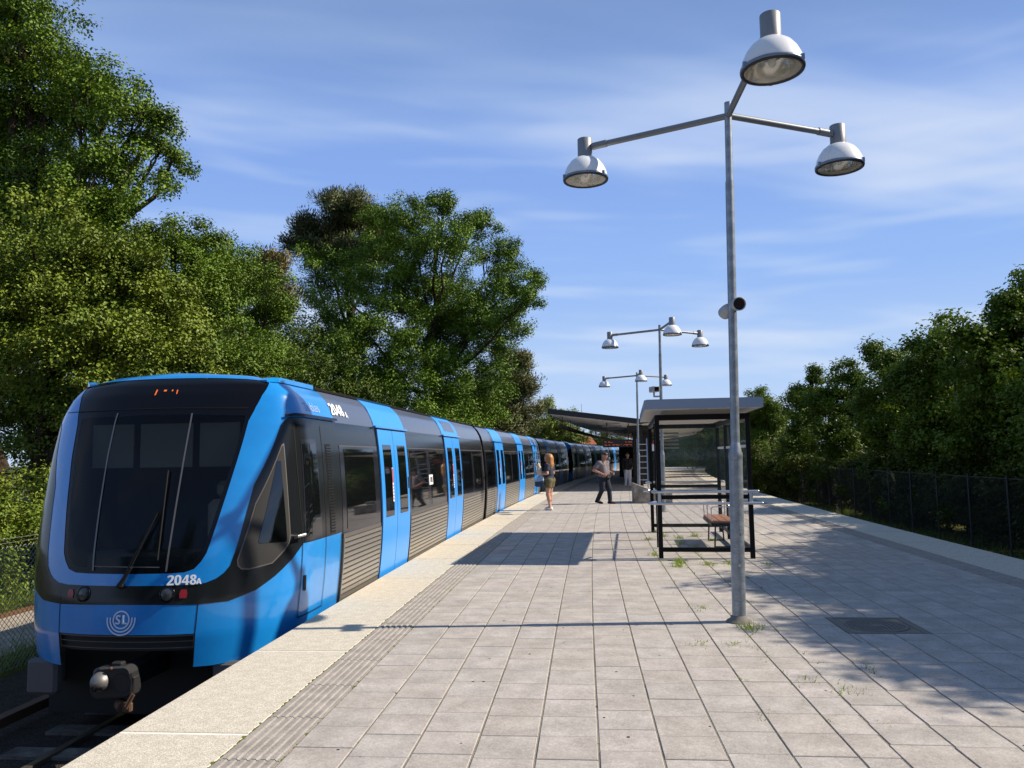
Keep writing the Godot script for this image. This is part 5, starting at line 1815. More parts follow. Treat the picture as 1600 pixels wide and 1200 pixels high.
func build_weeds() -> void:
	var r := RandomNumberGenerator.new()
	r.seed = 77
	var st := begin()
	var joints := [1.085, 1.4325, 1.76, 2.09, 0.737, 0.39]
	for i in 150:
		var z := r.randf_range(5.0, 13.5)
		var t: float = joints[r.randi() % 4] + r.randfn() * 0.012
		if r.randf() < 0.55: z = r.randf_range(10.6, 14.6)
		blades(st, pt(t, -0.005, z), r.randi_range(3, 9), r.randf_range(0.012, 0.035), 0.07, r)
	for q in [[1.50, 7.62, 0.08, 26], [1.63, 7.7, 0.05, 14], [1.25, 7.0, 0.04, 14], [0.95, 7.05, 0.04, 12], [1.2, 8.6, 0.05, 16], [1.36, 12.1, 0.12, 36], [1.3, 11.75, 0.10, 30], [1.75, 11.9, 0.08, 26], [2.05, 12.0, 0.07, 22], [1.42, 16.0, 0.10, 30], [1.7, 15.6, 0.09, 30], [2.05, 15.9, 0.1, 30], [1.62, 14.6, 0.08, 26], [1.85, 14.2, 0.07, 20], [2.3, 15.1, 0.08, 22], [1.05, 13.0, 0.1, 24], [1.12, 15.4, 0.08, 24], [1.3, 16.9, 0.09, 24], [1.75, 5.7, 0.04, 14], [1.55, 5.95, 0.035, 12], [2.2, 12.1, 0.06, 18], [2.6, 11.9, 0.06, 18]]:
		blades(st, pt(q[0], -0.005, q[1]), q[3] * 2, q[2], 0.12, r)
	tag(obj("weeds", st, M["grass"]), "tufts of grass growing in the slab joints round the lamp post and shelter", "weeds", "", "stuff")
	# moss and dirt along the coping joint
	st = begin()
	for i in 900:
		var z := pow(r.randf(), 1.6) * 24.0 + 2.5
		var t := -2.047 if r.randf() < 0.75 else -1.697
		ball(st, pt(t + r.randfn() * 0.006, -0.008, z + r.randfn() * 0.02), r.randf_range(0.006, 0.016), 5, Vector3(1, 0.7, 1.8))
	for i in 260:
		var t: float = -1.695 + 0.3475 * r.randi_range(1, 12)
		if r.randf() < 0.5: t = joints[r.randi() % 4]
		ball(st, pt(t + r.randfn() * 0.004, -0.009, r.randf_range(3.5, 13.0)), r.randf_range(0.004, 0.011), 5, Vector3(1, 0.6, 1.8))
	tag(obj("moss", st, M["moss"]), "moss along the joint between pale coping and ribbed strip", "moss", "", "stuff")
	st = begin()
	for i in 420:
		var c := pt(r.randf_range(-1.6, 5.0), 0.0004, r.randf_range(3.4, 16.0))
		var rad := r.randf_range(0.003, 0.012)
		for k in 6:
			tri(st, c, c + Vector3(cos(k * TAU / 6), 0, sin(k * TAU / 6)) * rad, c + Vector3(cos((k + 1) * TAU / 6), 0, sin((k + 1) * TAU / 6)) * rad, Vector3.UP)
	tag(obj("gum_spots", st, M["rubber"]), "small dark gum spots dotted over the paving slabs", "stains", "", "stuff")
	st = begin()
	for i in 2600:
		var z := r.randf_range(6.0, 26.0)
		var t := r.randf_range(-14.5, -11.2)
		blades(st, Vector3(t, GROUND, -z), 5, r.randf_range(0.15, 0.5), 0.25, r)
	for i in 900:
		blades(st, Vector3(r.randf_range(-8.75, -8.1), GROUND, -r.randf_range(6.0, 24.0)), 4, r.randf_range(0.1, 0.42), 0.2, r)
	tag(obj("grass", st, M["grass"]), "long grass along both sides of the path beyond the fence", "grass", "", "stuff")
	st = begin()
	for i in 700:
		blades(st, pt(r.randf_range(9.4, 11.2), GROUND, r.randf_range(17.0, 40.0)), 5, r.randf_range(0.15, 0.5), 0.25, r)
	tag(obj("grass", st, M["grass"]), "rough grass at the foot of the right-hand mesh fence", "grass", "", "stuff")

# ---------------------------------------------------------------- people: a smooth field round the bones, meshed with surface nets
func bone_mesh(st: SurfaceTool, bones: Array, cell: float, k := 0.03, cuts := [], xf := Transform3D()) -> void:
	var lo := Vector3(1e9, 1e9, 1e9)
	var hi := -lo
	for b in bones:
		for p in [[b[0], b[2]], [b[1], b[3]]]:
			lo = lo.min(p[0] - Vector3.ONE * p[1])
			hi = hi.max(p[0] + Vector3.ONE * p[1])
	lo -= Vector3.ONE * cell * 3.0
	hi += Vector3.ONE * cell * 3.0
	var nx := int((hi.x - lo.x) / cell) + 2
	var ny := int((hi.y - lo.y) / cell) + 2
	var nz := int((hi.z - lo.z) / cell) + 2
	var f := PackedFloat32Array()
	f.resize(nx * ny * nz)
	f.fill(0.3)
	for b in bones:
		var a: Vector3 = b[0]
		var e: Vector3 = b[1]
		var ra: float = b[2]
		var rb: float = b[3]
		var m := maxf(ra, rb) + k + cell * 2.0
		var l := (a.min(e) - Vector3.ONE * m - lo) / cell
		var h := (a.max(e) + Vector3.ONE * m - lo) / cell
		var ab := e - a
		var inv := 1.0 / maxf(ab.length_squared(), 1e-8)
		for z in range(maxi(0, int(l.z)), mini(nz - 1, int(h.z) + 1)):
			for y in range(maxi(0, int(l.y)), mini(ny - 1, int(h.y) + 1)):
				for x in range(maxi(0, int(l.x)), mini(nx - 1, int(h.x) + 1)):
					var p := lo + Vector3(x, y, z) * cell
					var t := clampf((p - a).dot(ab) * inv, 0.0, 1.0)
					var d := (p - a - ab * t).length() - lerpf(ra, rb, t)
					var i := x + nx * (y + ny * z)
					var o := f[i]
					var w := maxf(k - absf(o - d), 0.0) / k
					f[i] = minf(o, d) - w * w * k * 0.25
	if cuts.size():
		for z in nz:
			for y in ny:
				for x in nx:
					var i := x + nx * (y + ny * z)
					if f[i] < 0.05:
						var p := lo + Vector3(x, y, z) * cell
						for c in cuts:
							f[i] = maxf(f[i], (c[0] as Vector3).dot(p) - c[1])
	var at := {}
	var pos := []
	var nor := []
	for z in nz - 1:
		for y in ny - 1:
			for x in nx - 1:
				var i := x + nx * (y + ny * z)
				var q := [f[i], f[i + 1], f[i + nx], f[i + nx + 1], f[i + nx * ny], f[i + nx * ny + 1], f[i + nx * ny + nx], f[i + nx * ny + nx + 1]]
				var neg := 0
				for v in q:
					if v < 0.0: neg += 1
				if neg == 0 or neg == 8: continue
				var s := Vector3.ZERO
				var n := 0
				for e in [[0, 1], [2, 3], [4, 5], [6, 7], [0, 2], [1, 3], [4, 6], [5, 7], [0, 4], [1, 5], [2, 6], [3, 7]]:
					var u: float = q[e[0]]
					var v: float = q[e[1]]
					if (u < 0.0) != (v < 0.0):
						var t := u / (u - v)
						var pa := Vector3(e[0] & 1, (e[0] >> 1) & 1, e[0] >> 2)
						var pb := Vector3(e[1] & 1, (e[1] >> 1) & 1, e[1] >> 2)
						s += pa.lerp(pb, t)
						n += 1
				at[i] = pos.size()
				pos.append(lo + (Vector3(x, y, z) + s / n) * cell)
				nor.append(Vector3(q[1] + q[3] + q[5] + q[7] - q[0] - q[2] - q[4] - q[6], q[2] + q[3] + q[6] + q[7] - q[0] - q[1] - q[4] - q[5], q[4] + q[5] + q[6] + q[7] - q[0] - q[1] - q[2] - q[3]).normalized())
	for z in range(1, nz - 1):
		for y in range(1, ny - 1):
			for x in range(1, nx - 1):
				var i := x + nx * (y + ny * z)
				var u := f[i] < 0.0
				for ax in [[1, nx, nx * ny], [nx, nx * ny, 1], [nx * ny, 1, nx]]:
					if u == (f[i + ax[0]] < 0.0): continue
					var c := [at.get(i, -1), at.get(i - ax[1], -1), at.get(i - ax[1] - ax[2], -1), at.get(i - ax[2], -1)]
					if c.has(-1): continue
					for tr in [[0, 1, 2], [0, 2, 3]]:
						var ps := []
						var ns := []
						for m in tr:
							ps.append(xf * (pos[c[m]] as Vector3))
							ns.append((xf.basis * (nor[c[m]] as Vector3)).normalized())
						tri3(st, ps, ns)

func hand_bones(wrist: Vector3, dir: Vector3, palm: Vector3, thumb: Vector3, curl: float) -> Array:
	var d := dir.normalized()
	var n := (palm - d * palm.dot(d)).normalized()
	var s := d.cross(n).normalized()
	if s.dot(thumb) < 0.0: s = -s
	var b := []
	for j in 4:
		var o := s * (0.027 - 0.018 * j)
		b.append([wrist + o * 0.5, wrist + d * 0.08 + o, 0.015, 0.012])
	var len := [0.068, 0.078, 0.072, 0.055]
	for j in 4:
		var o := wrist + d * 0.082 + s * (0.027 - 0.018 * j)
		var d1 := (d * cos(curl) + n * sin(curl)).normalized()
		var d2 := (d * cos(curl * 2.2) + n * sin(curl * 2.2)).normalized()
		var m: Vector3 = o + d1 * len[j] * 0.5
		b.append([o, m, 0.0095, 0.0085])
		b.append([m, m + d2 * len[j] * 0.5, 0.0085, 0.007])
	var tb := wrist + d * 0.025 + s * 0.025
	var tm := tb + (d * 0.6 + s * 0.8 + n * 0.25).normalized() * 0.042
	b.append([tb, tm, 0.012, 0.0105])
	b.append([tm, tm + (d * 0.9 + s * 0.25 + n * 0.4).normalized() * 0.032, 0.0105, 0.008])
	return b

# forward is +x, up is +y, the person's right is +z
func head_bones(c: Vector3, tilt: Basis) -> Array:
	var b := []
	for q in [[-0.018, 0.035, 0.0, 0.02, 0.03, 0.0, 0.088, 0.082], [0.02, 0.0, 0.0, 0.03, -0.06, 0.0, 0.072, 0.056], [0.055, -0.085, 0.0, 0.05, -0.08, 0.0, 0.03, 0.03], [0.082, 0.02, 0.0, 0.108, -0.022, 0.0, 0.012, 0.015], [0.07, 0.035, -0.035, 0.07, 0.035, 0.035, 0.022, 0.022], [0.0, 0.01, 0.078, -0.005, -0.025, 0.076, 0.018, 0.012], [0.0, 0.01, -0.078, -0.005, -0.025, -0.076, 0.018, 0.012], [0.085, -0.058, -0.018, 0.085, -0.058, 0.018, 0.014, 0.014]]:
		b.append([c + tilt * Vector3(q[0], q[1], q[2]), c + tilt * Vector3(q[3], q[4], q[5]), q[6], q[7]])
	return b

func face(root: Node3D, c: Vector3, tilt: Basis) -> void:
	var st := begin()
	for s in [-1.0, 1.0]:
		ball(st, c + tilt * Vector3(0.082, 0.012, s * 0.033), 0.012, 8)
		tube(st, c + tilt * Vector3(0.092, 0.036, s * 0.018), c + tilt * Vector3(0.084, 0.038, s * 0.05), 0.005, 0.004, 5)
	obj("eyes", st, M["eye"], root)
	st = begin()
	tube(st, c + tilt * Vector3(0.096, -0.052, -0.02), c + tilt * Vector3(0.096, -0.052, 0.02), 0.007, 0.007, 6)
	obj("mouth", st, M["lip"], root)

func build_woman() -> void:
	var w := thing("person", "person with long reddish blonde hair, navy shirt and olive shorts, holding a dog", "person", pt(-1.38, 0, 23.85), deg_to_rad(156.0))
	w.scale = Vector3(1.12, 1.01, 1.12)
	var hl := Vector3(0.0, 0.86, -0.085)
	var hr := Vector3(0.0, 0.86, 0.085)
	var kl := Vector3(0.015, 0.47, -0.085)
	var kr := Vector3(0.04, 0.47, 0.09)
	var al := Vector3(-0.05, 0.09, -0.10)
	var ar := Vector3(0.05, 0.09, 0.10)
	var sl := Vector3(-0.01, 1.335, -0.155)
	var sr := Vector3(-0.01, 1.335, 0.155)
	var el := Vector3(-0.03, 1.09, -0.205)
	var er := Vector3(-0.01, 1.09, 0.20)
	var wl := Vector3(0.21, 1.07, -0.22)
	var wr := Vector3(0.22, 1.13, 0.02)
	var torso := [[Vector3(0, 0.90, -0.07), Vector3(0, 0.90, 0.07), 0.105, 0.105], [Vector3(0, 0.92, 0), Vector3(0.01, 1.08, 0), 0.105, 0.098], [Vector3(0.01, 1.08, -0.03), Vector3(0.01, 1.26, -0.06), 0.09, 0.085], [Vector3(0.01, 1.08, 0.03), Vector3(0.01, 1.26, 0.06), 0.09, 0.085], [Vector3(0.05, 1.2, -0.06), Vector3(0.05, 1.2, 0.06), 0.06, 0.06], [sl, sr, 0.052, 0.052]]
	var legs := [[hl, kl, 0.088, 0.055], [kl + Vector3(-0.01, -0.03, 0), al.lerp(kl, 0.6) + Vector3(-0.012, 0, 0), 0.052, 0.054], [kl, al, 0.05, 0.034], [hr, kr, 0.088, 0.055], [kr, al.lerp(kr, 0.0) * 0.0 + ar, 0.05, 0.034], [kr + Vector3(-0.01, -0.03, 0), ar.lerp(kr, 0.6) + Vector3(-0.012, 0, 0), 0.052, 0.054], [al, al + Vector3(0.12, -0.045, 0), 0.036, 0.03], [ar, ar + Vector3(0.12, -0.045, 0), 0.036, 0.03]]
	var arms := [[sl, el, 0.046, 0.036], [el, wl, 0.037, 0.024], [sr, er, 0.046, 0.036], [er, wr, 0.037, 0.024]]
	var hc := Vector3(0.025, 1.545, 0)
	var tilt := Basis(Vector3.UP, 0.15)
	var neck := [[Vector3(-0.01, 1.33, 0), Vector3(0.0, 1.47, 0), 0.055, 0.048]]
	var st := begin()
	bone_mesh(st, torso + legs + arms + neck, 0.013)
	bone_mesh(st, head_bones(hc, tilt), 0.006, 0.02)
	bone_mesh(st, hand_bones(wl, Vector3(0.9, 0.1, 0.3), Vector3(0.3, 1, 0.2), Vector3(0, 1, 0), 0.5), 0.0045, 0.008)
	bone_mesh(st, hand_bones(wr, Vector3(0.7, 0.1, -0.6), Vector3(0.3, 1, -0.2), Vector3(0, 1, 0), 0.5), 0.0045, 0.008)
	obj("body", st, M["skin"], w)
	face(w, hc, tilt)
	st = begin()
	var tee := []
	for b in torso: tee.append([b[0], b[1], b[2] + 0.014, b[3] + 0.014])
	tee.append([sl, sl.lerp(el, 0.5), 0.062, 0.064])
	tee.append([sr, sr.lerp(er, 0.5), 0.062, 0.064])
	bone_mesh(st, tee, 0.012, 0.03, [[Vector3(0, -1, 0), -0.90], [Vector3(0, 1, 0), 1.385]])
	obj("shirt", st, M["navy cloth"], w)
	st = begin()
	var sh := [[Vector3(0, 0.90, -0.07), Vector3(0, 0.90, 0.07), 0.125, 0.125], [hl, hl.lerp(kl, 0.6), 0.112, 0.095], [hr, hr.lerp(kr, 0.6), 0.112, 0.095]]
	bone_mesh(st, sh, 0.012, 0.03, [[Vector3(0, 1, 0), 0.96], [Vector3(0, -1, 0), -0.67]])
	obj("shorts", st, M["olive cloth"], w)
	st = begin()
	bone_mesh(st, [[hc + Vector3(-0.03, 0.045, 0), hc + Vector3(0.02, 0.055, 0), 0.096, 0.086], [hc + Vector3(-0.06, 0.0, -0.03), hc + Vector3(-0.075, -0.20, -0.05), 0.075, 0.06], [hc + Vector3(-0.06, 0.0, 0.03), hc + Vector3(-0.075, -0.20, 0.05), 0.075, 0.06], [hc + Vector3(-0.01, 0.03, -0.075), hc + Vector3(0.0, -0.22, -0.105), 0.034, 0.026], [hc + Vector3(-0.01, 0.03, 0.075), hc + Vector3(0.0, -0.22, 0.105), 0.034, 0.026], [hc + Vector3(-0.08, -0.18, -0.03), hc + Vector3(-0.085, -0.30, -0.04), 0.055, 0.03], [hc + Vector3(-0.08, -0.18, 0.03), hc + Vector3(-0.085, -0.30, 0.04), 0.055, 0.03]], 0.009, 0.03)
	obj("hair", st, M["hair blonde"], w)
	for a in [al, ar]:
		st = begin()
		bone_mesh(st, [[a + Vector3(-0.035, -0.045, 0), a + Vector3(0.14, -0.058, 0), 0.042, 0.034], [a + Vector3(0, -0.03, 0), a + Vector3(0.05, -0.035, 0), 0.045, 0.04]], 0.008, 0.02, [[Vector3(0, -1, 0), -0.002]])
		obj("shoe", st, M["white cloth"], w)
	# the dog in her arms
	var dp := w.position + w.basis * Vector3(0.20, 1.10, -0.22)
	var d := thing("dog", "small cream-coloured dog held upright in the arms of the person with blonde hair", "dog", dp, w.rotation.y)
	st = begin()
	bone_mesh(st, [[Vector3(-0.01, 0.02, 0), Vector3(0.0, 0.17, 0), 0.075, 0.066], [Vector3(0, 0.17, 0), Vector3(0.03, 0.25, -0.02), 0.05, 0.045], [Vector3(0.03, 0.265, -0.02), Vector3(0.05, 0.26, -0.03), 0.058, 0.05], [Vector3(0.08, 0.25, -0.045), Vector3(0.115, 0.24, -0.06), 0.03, 0.022], [Vector3(0.0, 0.12, -0.06), Vector3(0.07, 0.08, -0.07), 0.026, 0.02], [Vector3(0.0, 0.12, 0.06), Vector3(0.07, 0.08, 0.06), 0.026, 0.02], [Vector3(0.0, 0.0, -0.06), Vector3(0.06, -0.05, -0.06), 0.03, 0.02], [Vector3(0.0, 0.0, 0.06), Vector3(0.06, -0.05, 0.06), 0.03, 0.02]], 0.008, 0.03)
	obj("body", st, M["dog fur"], d)
	for s in [-1.0, 1.0]:
		st = begin()
		bone_mesh(st, [[Vector3(0.015, 0.305, -0.02 + s * 0.045), Vector3(0.0, 0.345, -0.02 + s * 0.065), 0.022, 0.008]], 0.006, 0.01)
		obj("ear", st, M["dog dark fur"], d)
	st = begin()
	ball(st, Vector3(0.137, 0.245, -0.065), 0.011, 8)
	for s in [-1.0, 1.0]: ball(st, Vector3(0.09, 0.285, -0.035 + s * 0.03), 0.009, 8)
	obj("nose_and_eyes", st, M["eye"], d)
	# bag hanging from her arm
	var bg := thing("bag", "pale blue and navy cloth bag hanging in front of the person with blonde hair", "bag", w.position + w.basis * Vector3(0.17, 0.70, -0.22), w.rotation.y)
	st = begin()
	bone_mesh(st, [[Vector3(-0.09, 0.05, 0), Vector3(0.13, 0.05, 0), 0.055, 0.055], [Vector3(-0.08, 0.14, 0), Vector3(0.14, 0.13, 0), 0.055, 0.05]], 0.01, 0.04)
	obj("lower_part", st, M["denim"], bg)
	st = begin()
	bone_mesh(st, [[Vector3(-0.07, 0.20, 0), Vector3(0.15, 0.17, 0), 0.05, 0.05], [Vector3(-0.05, 0.27, 0), Vector3(0.07, 0.27, 0), 0.045, 0.045], [Vector3(-0.02, 0.33, 0.01), Vector3(0.03, 0.36, 0.02), 0.04, 0.03]], 0.01, 0.05)
	obj("upper_part", st, M["pale denim"], bg)

func build_man() -> void:
	var w := thing("person", "person with short dark hair, mauve-grey shirt and dark jeans, walking and looking down", "person", pt(0.20, 0, 26.7), deg_to_rad(-38.0))
	w.scale = Vector3(1.10, 1.0, 1.10)
	var hl := Vector3(0.01, 0.88, -0.09)
	var hr := Vector3(-0.01, 0.88, 0.09)
	var kl := Vector3(0.14, 0.49, -0.08)
	var kr := Vector3(0.0, 0.48, 0.08)
	var al := Vector3(0.17, 0.09, -0.08)
	var ar := Vector3(-0.20, 0.11, 0.07)
	var sl := Vector3(0.0, 1.375, -0.185)
	var sr := Vector3(-0.02, 1.375, 0.185)
	var el := Vector3(-0.08, 1.12, -0.27)
	var er := Vector3(-0.13, 1.13, 0.31)
	var wl := Vector3(0.13, 1.02, -0.28)
	var wr := Vector3(0.12, 0.99, 0.19)
	var torso := [[Vector3(0, 0.92, -0.07), Vector3(0, 0.92, 0.07), 0.118, 0.118], [Vector3(0.03, 1.0, -0.05), Vector3(0.03, 1.0, 0.05), 0.12, 0.12], [Vector3(0.03, 1.08, -0.05), Vector3(0.01, 1.28, -0.085), 0.115, 0.10], [Vector3(0.03, 1.08, 0.05), Vector3(0.01, 1.28, 0.085), 0.115, 0.10], [sl, sr, 0.06, 0.06]]
	var legs := [[hl, kl, 0.095, 0.062], [kl, al, 0.058, 0.04], [hr, kr, 0.095, 0.062], [kr, ar, 0.058, 0.04], [al, al + Vector3(0.14, -0.04, 0), 0.04, 0.033], [ar, ar + Vector3(0.13, -0.06, 0), 0.04, 0.033]]
	var arms := [[sl, el, 0.055, 0.045], [el, wl, 0.045, 0.03], [sr, er, 0.055, 0.045], [er, wr, 0.045, 0.03]]
	var tilt := Basis(Vector3.UP, -0.15) * Basis(Vector3.BACK, -0.35)
	var hc := Vector3(0.06, 1.59, 0)
	var st := begin()
	bone_mesh(st, torso + legs + arms + [[Vector3(0.0, 1.38, 0), Vector3(0.035, 1.52, 0), 0.066, 0.06]], 0.014)
	bone_mesh(st, head_bones(hc, tilt), 0.006, 0.02)
	bone_mesh(st, hand_bones(wr, Vector3(0.6, -0.4, -0.6), Vector3(0.3, -0.3, -0.8), Vector3(0, 1, 0), 0.5), 0.0045, 0.008)
	bone_mesh(st, hand_bones(wl, Vector3(0.9, -0.3, 0.1), Vector3(0.0, -0.4, 0.9), Vector3(0, 1, 0), 0.7), 0.0045, 0.008)
	obj("body", st, M["skin tan"], w)
	face(w, hc, tilt)
	st = begin()
	var tee := []
	for b in torso: tee.append([b[0], b[1], b[2] + 0.016, b[3] + 0.016])
	tee.append([sl, sl.lerp(el, 0.62), 0.074, 0.076])
	tee.append([sr, sr.lerp(er, 0.62), 0.074, 0.076])
	bone_mesh(st, tee, 0.013, 0.035, [[Vector3(0, -1, 0), -0.84], [Vector3(0, 1, 0), 1.44]])
	obj("shirt", st, M["mauve cloth"], w)
	st = begin()
	var jeans := [[Vector3(0, 0.90, -0.07), Vector3(0, 0.90, 0.07), 0.128, 0.128]]
	for i in [0, 1, 2, 3]: jeans.append([legs[i][0], legs[i][1], legs[i][2] + 0.016, legs[i][3] + 0.026])
	bone_mesh(st, jeans, 0.013, 0.03, [[Vector3(0, 1, 0), 0.98], [Vector3(0, -1, 0), -0.05]])
	obj("jeans", st, M["dark denim"], w)
	st = begin()
	bone_mesh(st, [[hc + tilt * Vector3(-0.035, 0.05, 0), hc + tilt * Vector3(0.025, 0.068, 0), 0.092, 0.076], [hc + tilt * Vector3(-0.05, 0.0, 0), hc + tilt * Vector3(-0.05, -0.04, 0), 0.075, 0.06]], 0.008, 0.03)
	obj("hair", st, M["hair dark"], w)
	for a in [[al, 0.0], [ar, -0.015]]:
		st = begin()
		bone_mesh(st, [[a[0] + Vector3(-0.05, -0.05 - a[1], 0), a[0] + Vector3(0.17, -0.06 + a[1] * 1.5, 0), 0.045, 0.036], [a[0] + Vector3(0, -0.03, 0), a[0] + Vector3(0.05, -0.035, 0), 0.05, 0.043]], 0.009, 0.02, [[Vector3(0, -1, 0), -0.002]])
		obj("shoe", st, M["black cloth"], w)
	var bg := thing("hip_bag", "small black bag worn at the hip of the walking person in the mauve-grey polo shirt", "bag", w.position + w.basis * Vector3(0.16, 0.86, -0.02), w.rotation.y)
	st = begin()
	bone_mesh(st, [[Vector3(0, 0.02, -0.08), Vector3(0, 0.02, 0.06), 0.045, 0.045], [Vector3(0, 0.10, -0.09), Vector3(0, 0.08, 0.05), 0.042, 0.04]], 0.01, 0.03)
	obj("pouch", st, M["black cloth"], bg)
	var bp := thing("backpack", "dark backpack on the back of the walking person in the mauve-grey polo shirt", "backpack", w.position + w.basis * Vector3(-0.17, 1.0, 0.0), w.rotation.y)
	st = begin()
	bone_mesh(st, [[Vector3(0, 0.05, -0.07), Vector3(0, 0.05, 0.07), 0.08, 0.08], [Vector3(0, 0.28, -0.07), Vector3(0, 0.28, 0.07), 0.075, 0.075]], 0.014, 0.06)
	obj("pack", st, M["black cloth"], bp)
	for s in [-1.0, 1.0]:
		st = begin()
		pipe(st, [Vector3(0.02, 0.36, s * 0.09), Vector3(0.14, 0.44, s * 0.12), Vector3(0.26, 0.40, s * 0.115), Vector3(0.315, 0.28, s * 0.11), Vector3(0.30, 0.14, s * 0.13), Vector3(0.16, 0.06, s * 0.165), Vector3(0.02, 0.02, s * 0.10)], 0.017, 8)
		obj("strap", st, M["black cloth"], bp)

func build_shaded_person() -> void:
	var w := thing("person", "dark-clothed person with pale trousers in the deep shade under the canopy, left of the ladder", "person", pt(1.0, 0, 39.5), deg_to_rad(-75.0))
	var legs := [[Vector3(0, 0.88, -0.085), Vector3(0.06, 0.48, -0.08), 0.095, 0.065], [Vector3(0.06, 0.48, -0.08), Vector3(0.05, 0.09, -0.08), 0.06, 0.045], [Vector3(0, 0.88, 0.085), Vector3(-0.02, 0.48, 0.08), 0.095, 0.065], [Vector3(-0.02, 0.48, 0.08), Vector3(-0.1, 0.1, 0.08), 0.06, 0.045]]
	var torso := [[Vector3(0, 0.92, -0.07), Vector3(0, 0.92, 0.07), 0.11, 0.11], [Vector3(0.01, 1.0, -0.04), Vector3(0.0, 1.27, -0.075), 0.11, 0.10], [Vector3(0.01, 1.0, 0.04), Vector3(0.0, 1.27, 0.075), 0.11, 0.10], [Vector3(0, 1.37, -0.17), Vector3(0, 1.37, 0.17), 0.06, 0.06]]
	var arms := [[Vector3(0, 1.36, -0.18), Vector3(-0.03, 1.1, -0.24), 0.055, 0.045], [Vector3(-0.03, 1.1, -0.24), Vector3(0.15, 1.0, -0.2), 0.042, 0.03], [Vector3(0, 1.36, 0.18), Vector3(-0.06, 1.1, 0.24), 0.055, 0.045], [Vector3(-0.06, 1.1, 0.24), Vector3(0.06, 0.88, 0.22), 0.042, 0.03]]
	var hc := Vector3(0.03, 1.58, 0)
	var st := begin()
	bone_mesh(st, torso + legs + arms + [[Vector3(0, 1.37, 0), Vector3(0.01, 1.5, 0), 0.06, 0.055], [Vector3(0.05, 0.06, -0.08), Vector3(0.18, 0.04, -0.08), 0.04, 0.035], [Vector3(-0.1, 0.07, 0.08), Vector3(0.03, 0.04, 0.08), 0.04, 0.035]], 0.016)
	bone_mesh(st, head_bones(hc, Basis()), 0.008, 0.02)
	bone_mesh(st, hand_bones(Vector3(0.15, 1.0, -0.2), Vector3(0.8, -0.5, 0.2), Vector3(0, -0.3, 1), Vector3(0, 1, 0), 0.5), 0.006, 0.008)
	bone_mesh(st, hand_bones(Vector3(0.06, 0.88, 0.22), Vector3(0.3, -0.9, 0), Vector3(0, 0, -1), Vector3(1, 0, 0), 0.4), 0.006, 0.008)
	obj("body", st, M["skin"], w)
	face(w, hc, Basis())
	st = begin()
	var coat := []
	for b in torso: coat.append([b[0], b[1], b[2] + 0.02, b[3] + 0.02])
	for b in arms: coat.append([b[0], b[1], b[2] + 0.015, b[3] + 0.012])
	bone_mesh(st, coat, 0.016, 0.03, [[Vector3(0, 1, 0), 1.45]])
	obj("jacket", st, M["black cloth"], w)
	st = begin()
	var tr := [[Vector3(0, 0.90, -0.07), Vector3(0, 0.90, 0.07), 0.12, 0.12]]
	for b in legs: tr.append([b[0], b[1], b[2] + 0.015, b[3] + 0.02])
	bone_mesh(st, tr, 0.016, 0.03, [[Vector3(0, 1, 0), 0.96], [Vector3(0, -1, 0), -0.07]])
	obj("trousers", st, M["white cloth"], w)
	st = begin()
	bone_mesh(st, [[hc + Vector3(-0.035, 0.05, 0), hc + Vector3(0.025, 0.065, 0), 0.092, 0.076]], 0.01, 0.03)
	obj("hair", st, M["hair dark"], w)

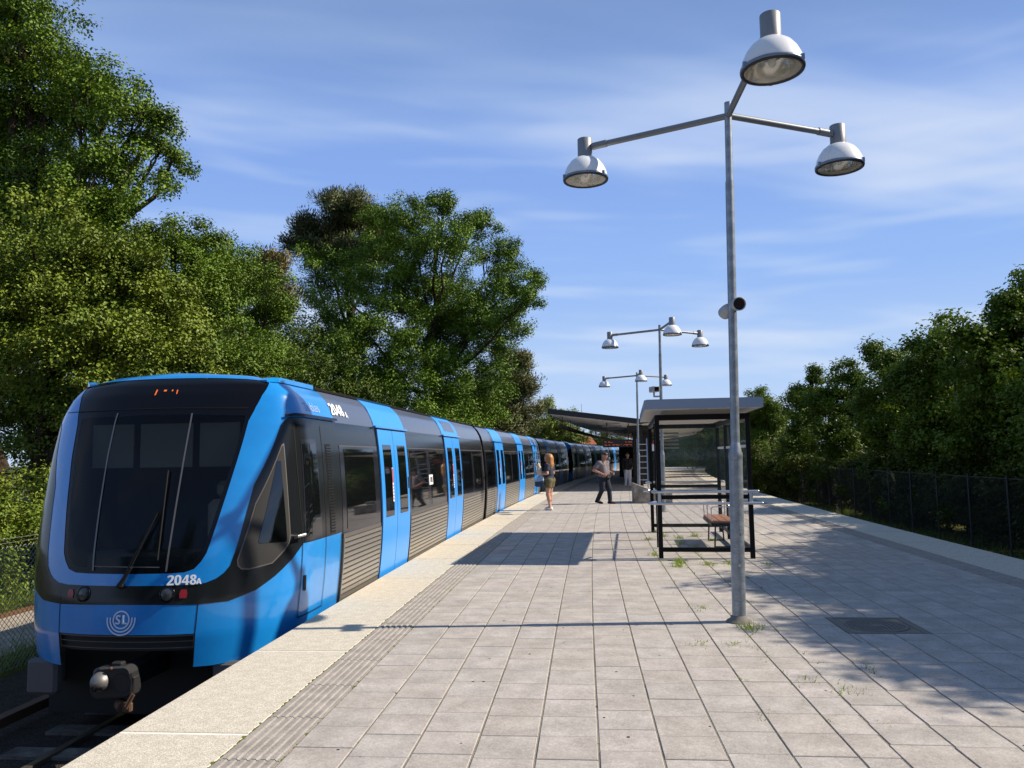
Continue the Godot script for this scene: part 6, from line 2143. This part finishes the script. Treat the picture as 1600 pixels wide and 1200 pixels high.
# ---------------------------------------------------------------- sky
func sky_image() -> Image:
	var w := 2048
	var h := 1024
	var n1 := FastNoiseLite.new()
	n1.seed = 9
	n1.frequency = 1.0
	n1.noise_type = FastNoiseLite.TYPE_SIMPLEX_SMOOTH
	n1.fractal_octaves = 5
	n1.fractal_gain = 0.55
	var n2 := FastNoiseLite.new()
	n2.seed = 31
	n2.frequency = 1.0
	n2.noise_type = FastNoiseLite.TYPE_SIMPLEX_SMOOTH
	n2.fractal_octaves = 3
	var data := PackedByteArray()
	data.resize(w * h * 3)
	var stops := [[0.0, Vector3(0.80, 0.88, 0.985)], [6.0, Vector3(0.72, 0.83, 0.985)], [13.0, Vector3(0.60, 0.745, 0.975)], [21.0, Vector3(0.54, 0.68, 0.935)], [32.0, Vector3(0.485, 0.605, 0.815)], [50.0, Vector3(0.43, 0.55, 0.72)], [90.0, Vector3(0.36, 0.48, 0.65)]]
	for y in h:
		var el := 90.0 - (y + 0.5) / h * 180.0
		var c: Vector3 = stops[0][1]
		var e := clampf(el, 0.0, 90.0)
		for k in stops.size() - 1:
			if e >= stops[k][0]:
				c = (stops[k][1] as Vector3).lerp(stops[k + 1][1], smoothstep(stops[k][0], stops[k + 1][0], e) * 0.5 + 0.5 * (e - stops[k][0]) / (stops[k + 1][0] - stops[k][0]))
		var se := sin(deg_to_rad(maxf(el, 0.0)))
		var ce := cos(deg_to_rad(el))
		for x in w:
			var v := c
			if el > -1.0:
				var az := (x + 0.5) / w * TAU
				var k := 1.0 / (se + 0.12)
				# thin streaks drawn out across the view
				var px := sin(az) * ce * k
				var pz := cos(az) * ce * k
				var a := px * 0.97 + pz * 0.24
				var b := -px * 0.24 + pz * 0.97
				var s := n1.get_noise_2d(a * 0.26, b * 1.15 + 5.0) * 0.75 + n2.get_noise_2d(a * 0.5 + 9.0, b * 0.6) * 0.5
				var cl := smoothstep(-0.12, 0.5, s) * smoothstep(-1.0, 9.0, el) * (1.0 - 0.6 * smoothstep(20.0, 36.0, el))
				v = v.lerp(Vector3(0.90, 0.935, 1.0), cl * 0.62)
				# long level threads lower down
				var th := n2.get_noise_2d(sin(az) * 2.6 + 4.0, el * 0.42 + cos(az) * 2.2 + sin(az) * 0.8)
				v = v.lerp(Vector3(0.90, 0.93, 0.99), smoothstep(-0.05, 0.6, th) * 0.27 * smoothstep(1.0, 6.0, el) * (1.0 - smoothstep(19.0, 30.0, el)))
			var i := (y * w + x) * 3
			data[i] = int(v.x * 255.0)
			data[i + 1] = int(v.y * 255.0)
			data[i + 2] = int(v.z * 255.0)
	return Image.create_from_data(w, h, false, Image.FORMAT_RGB8, data)
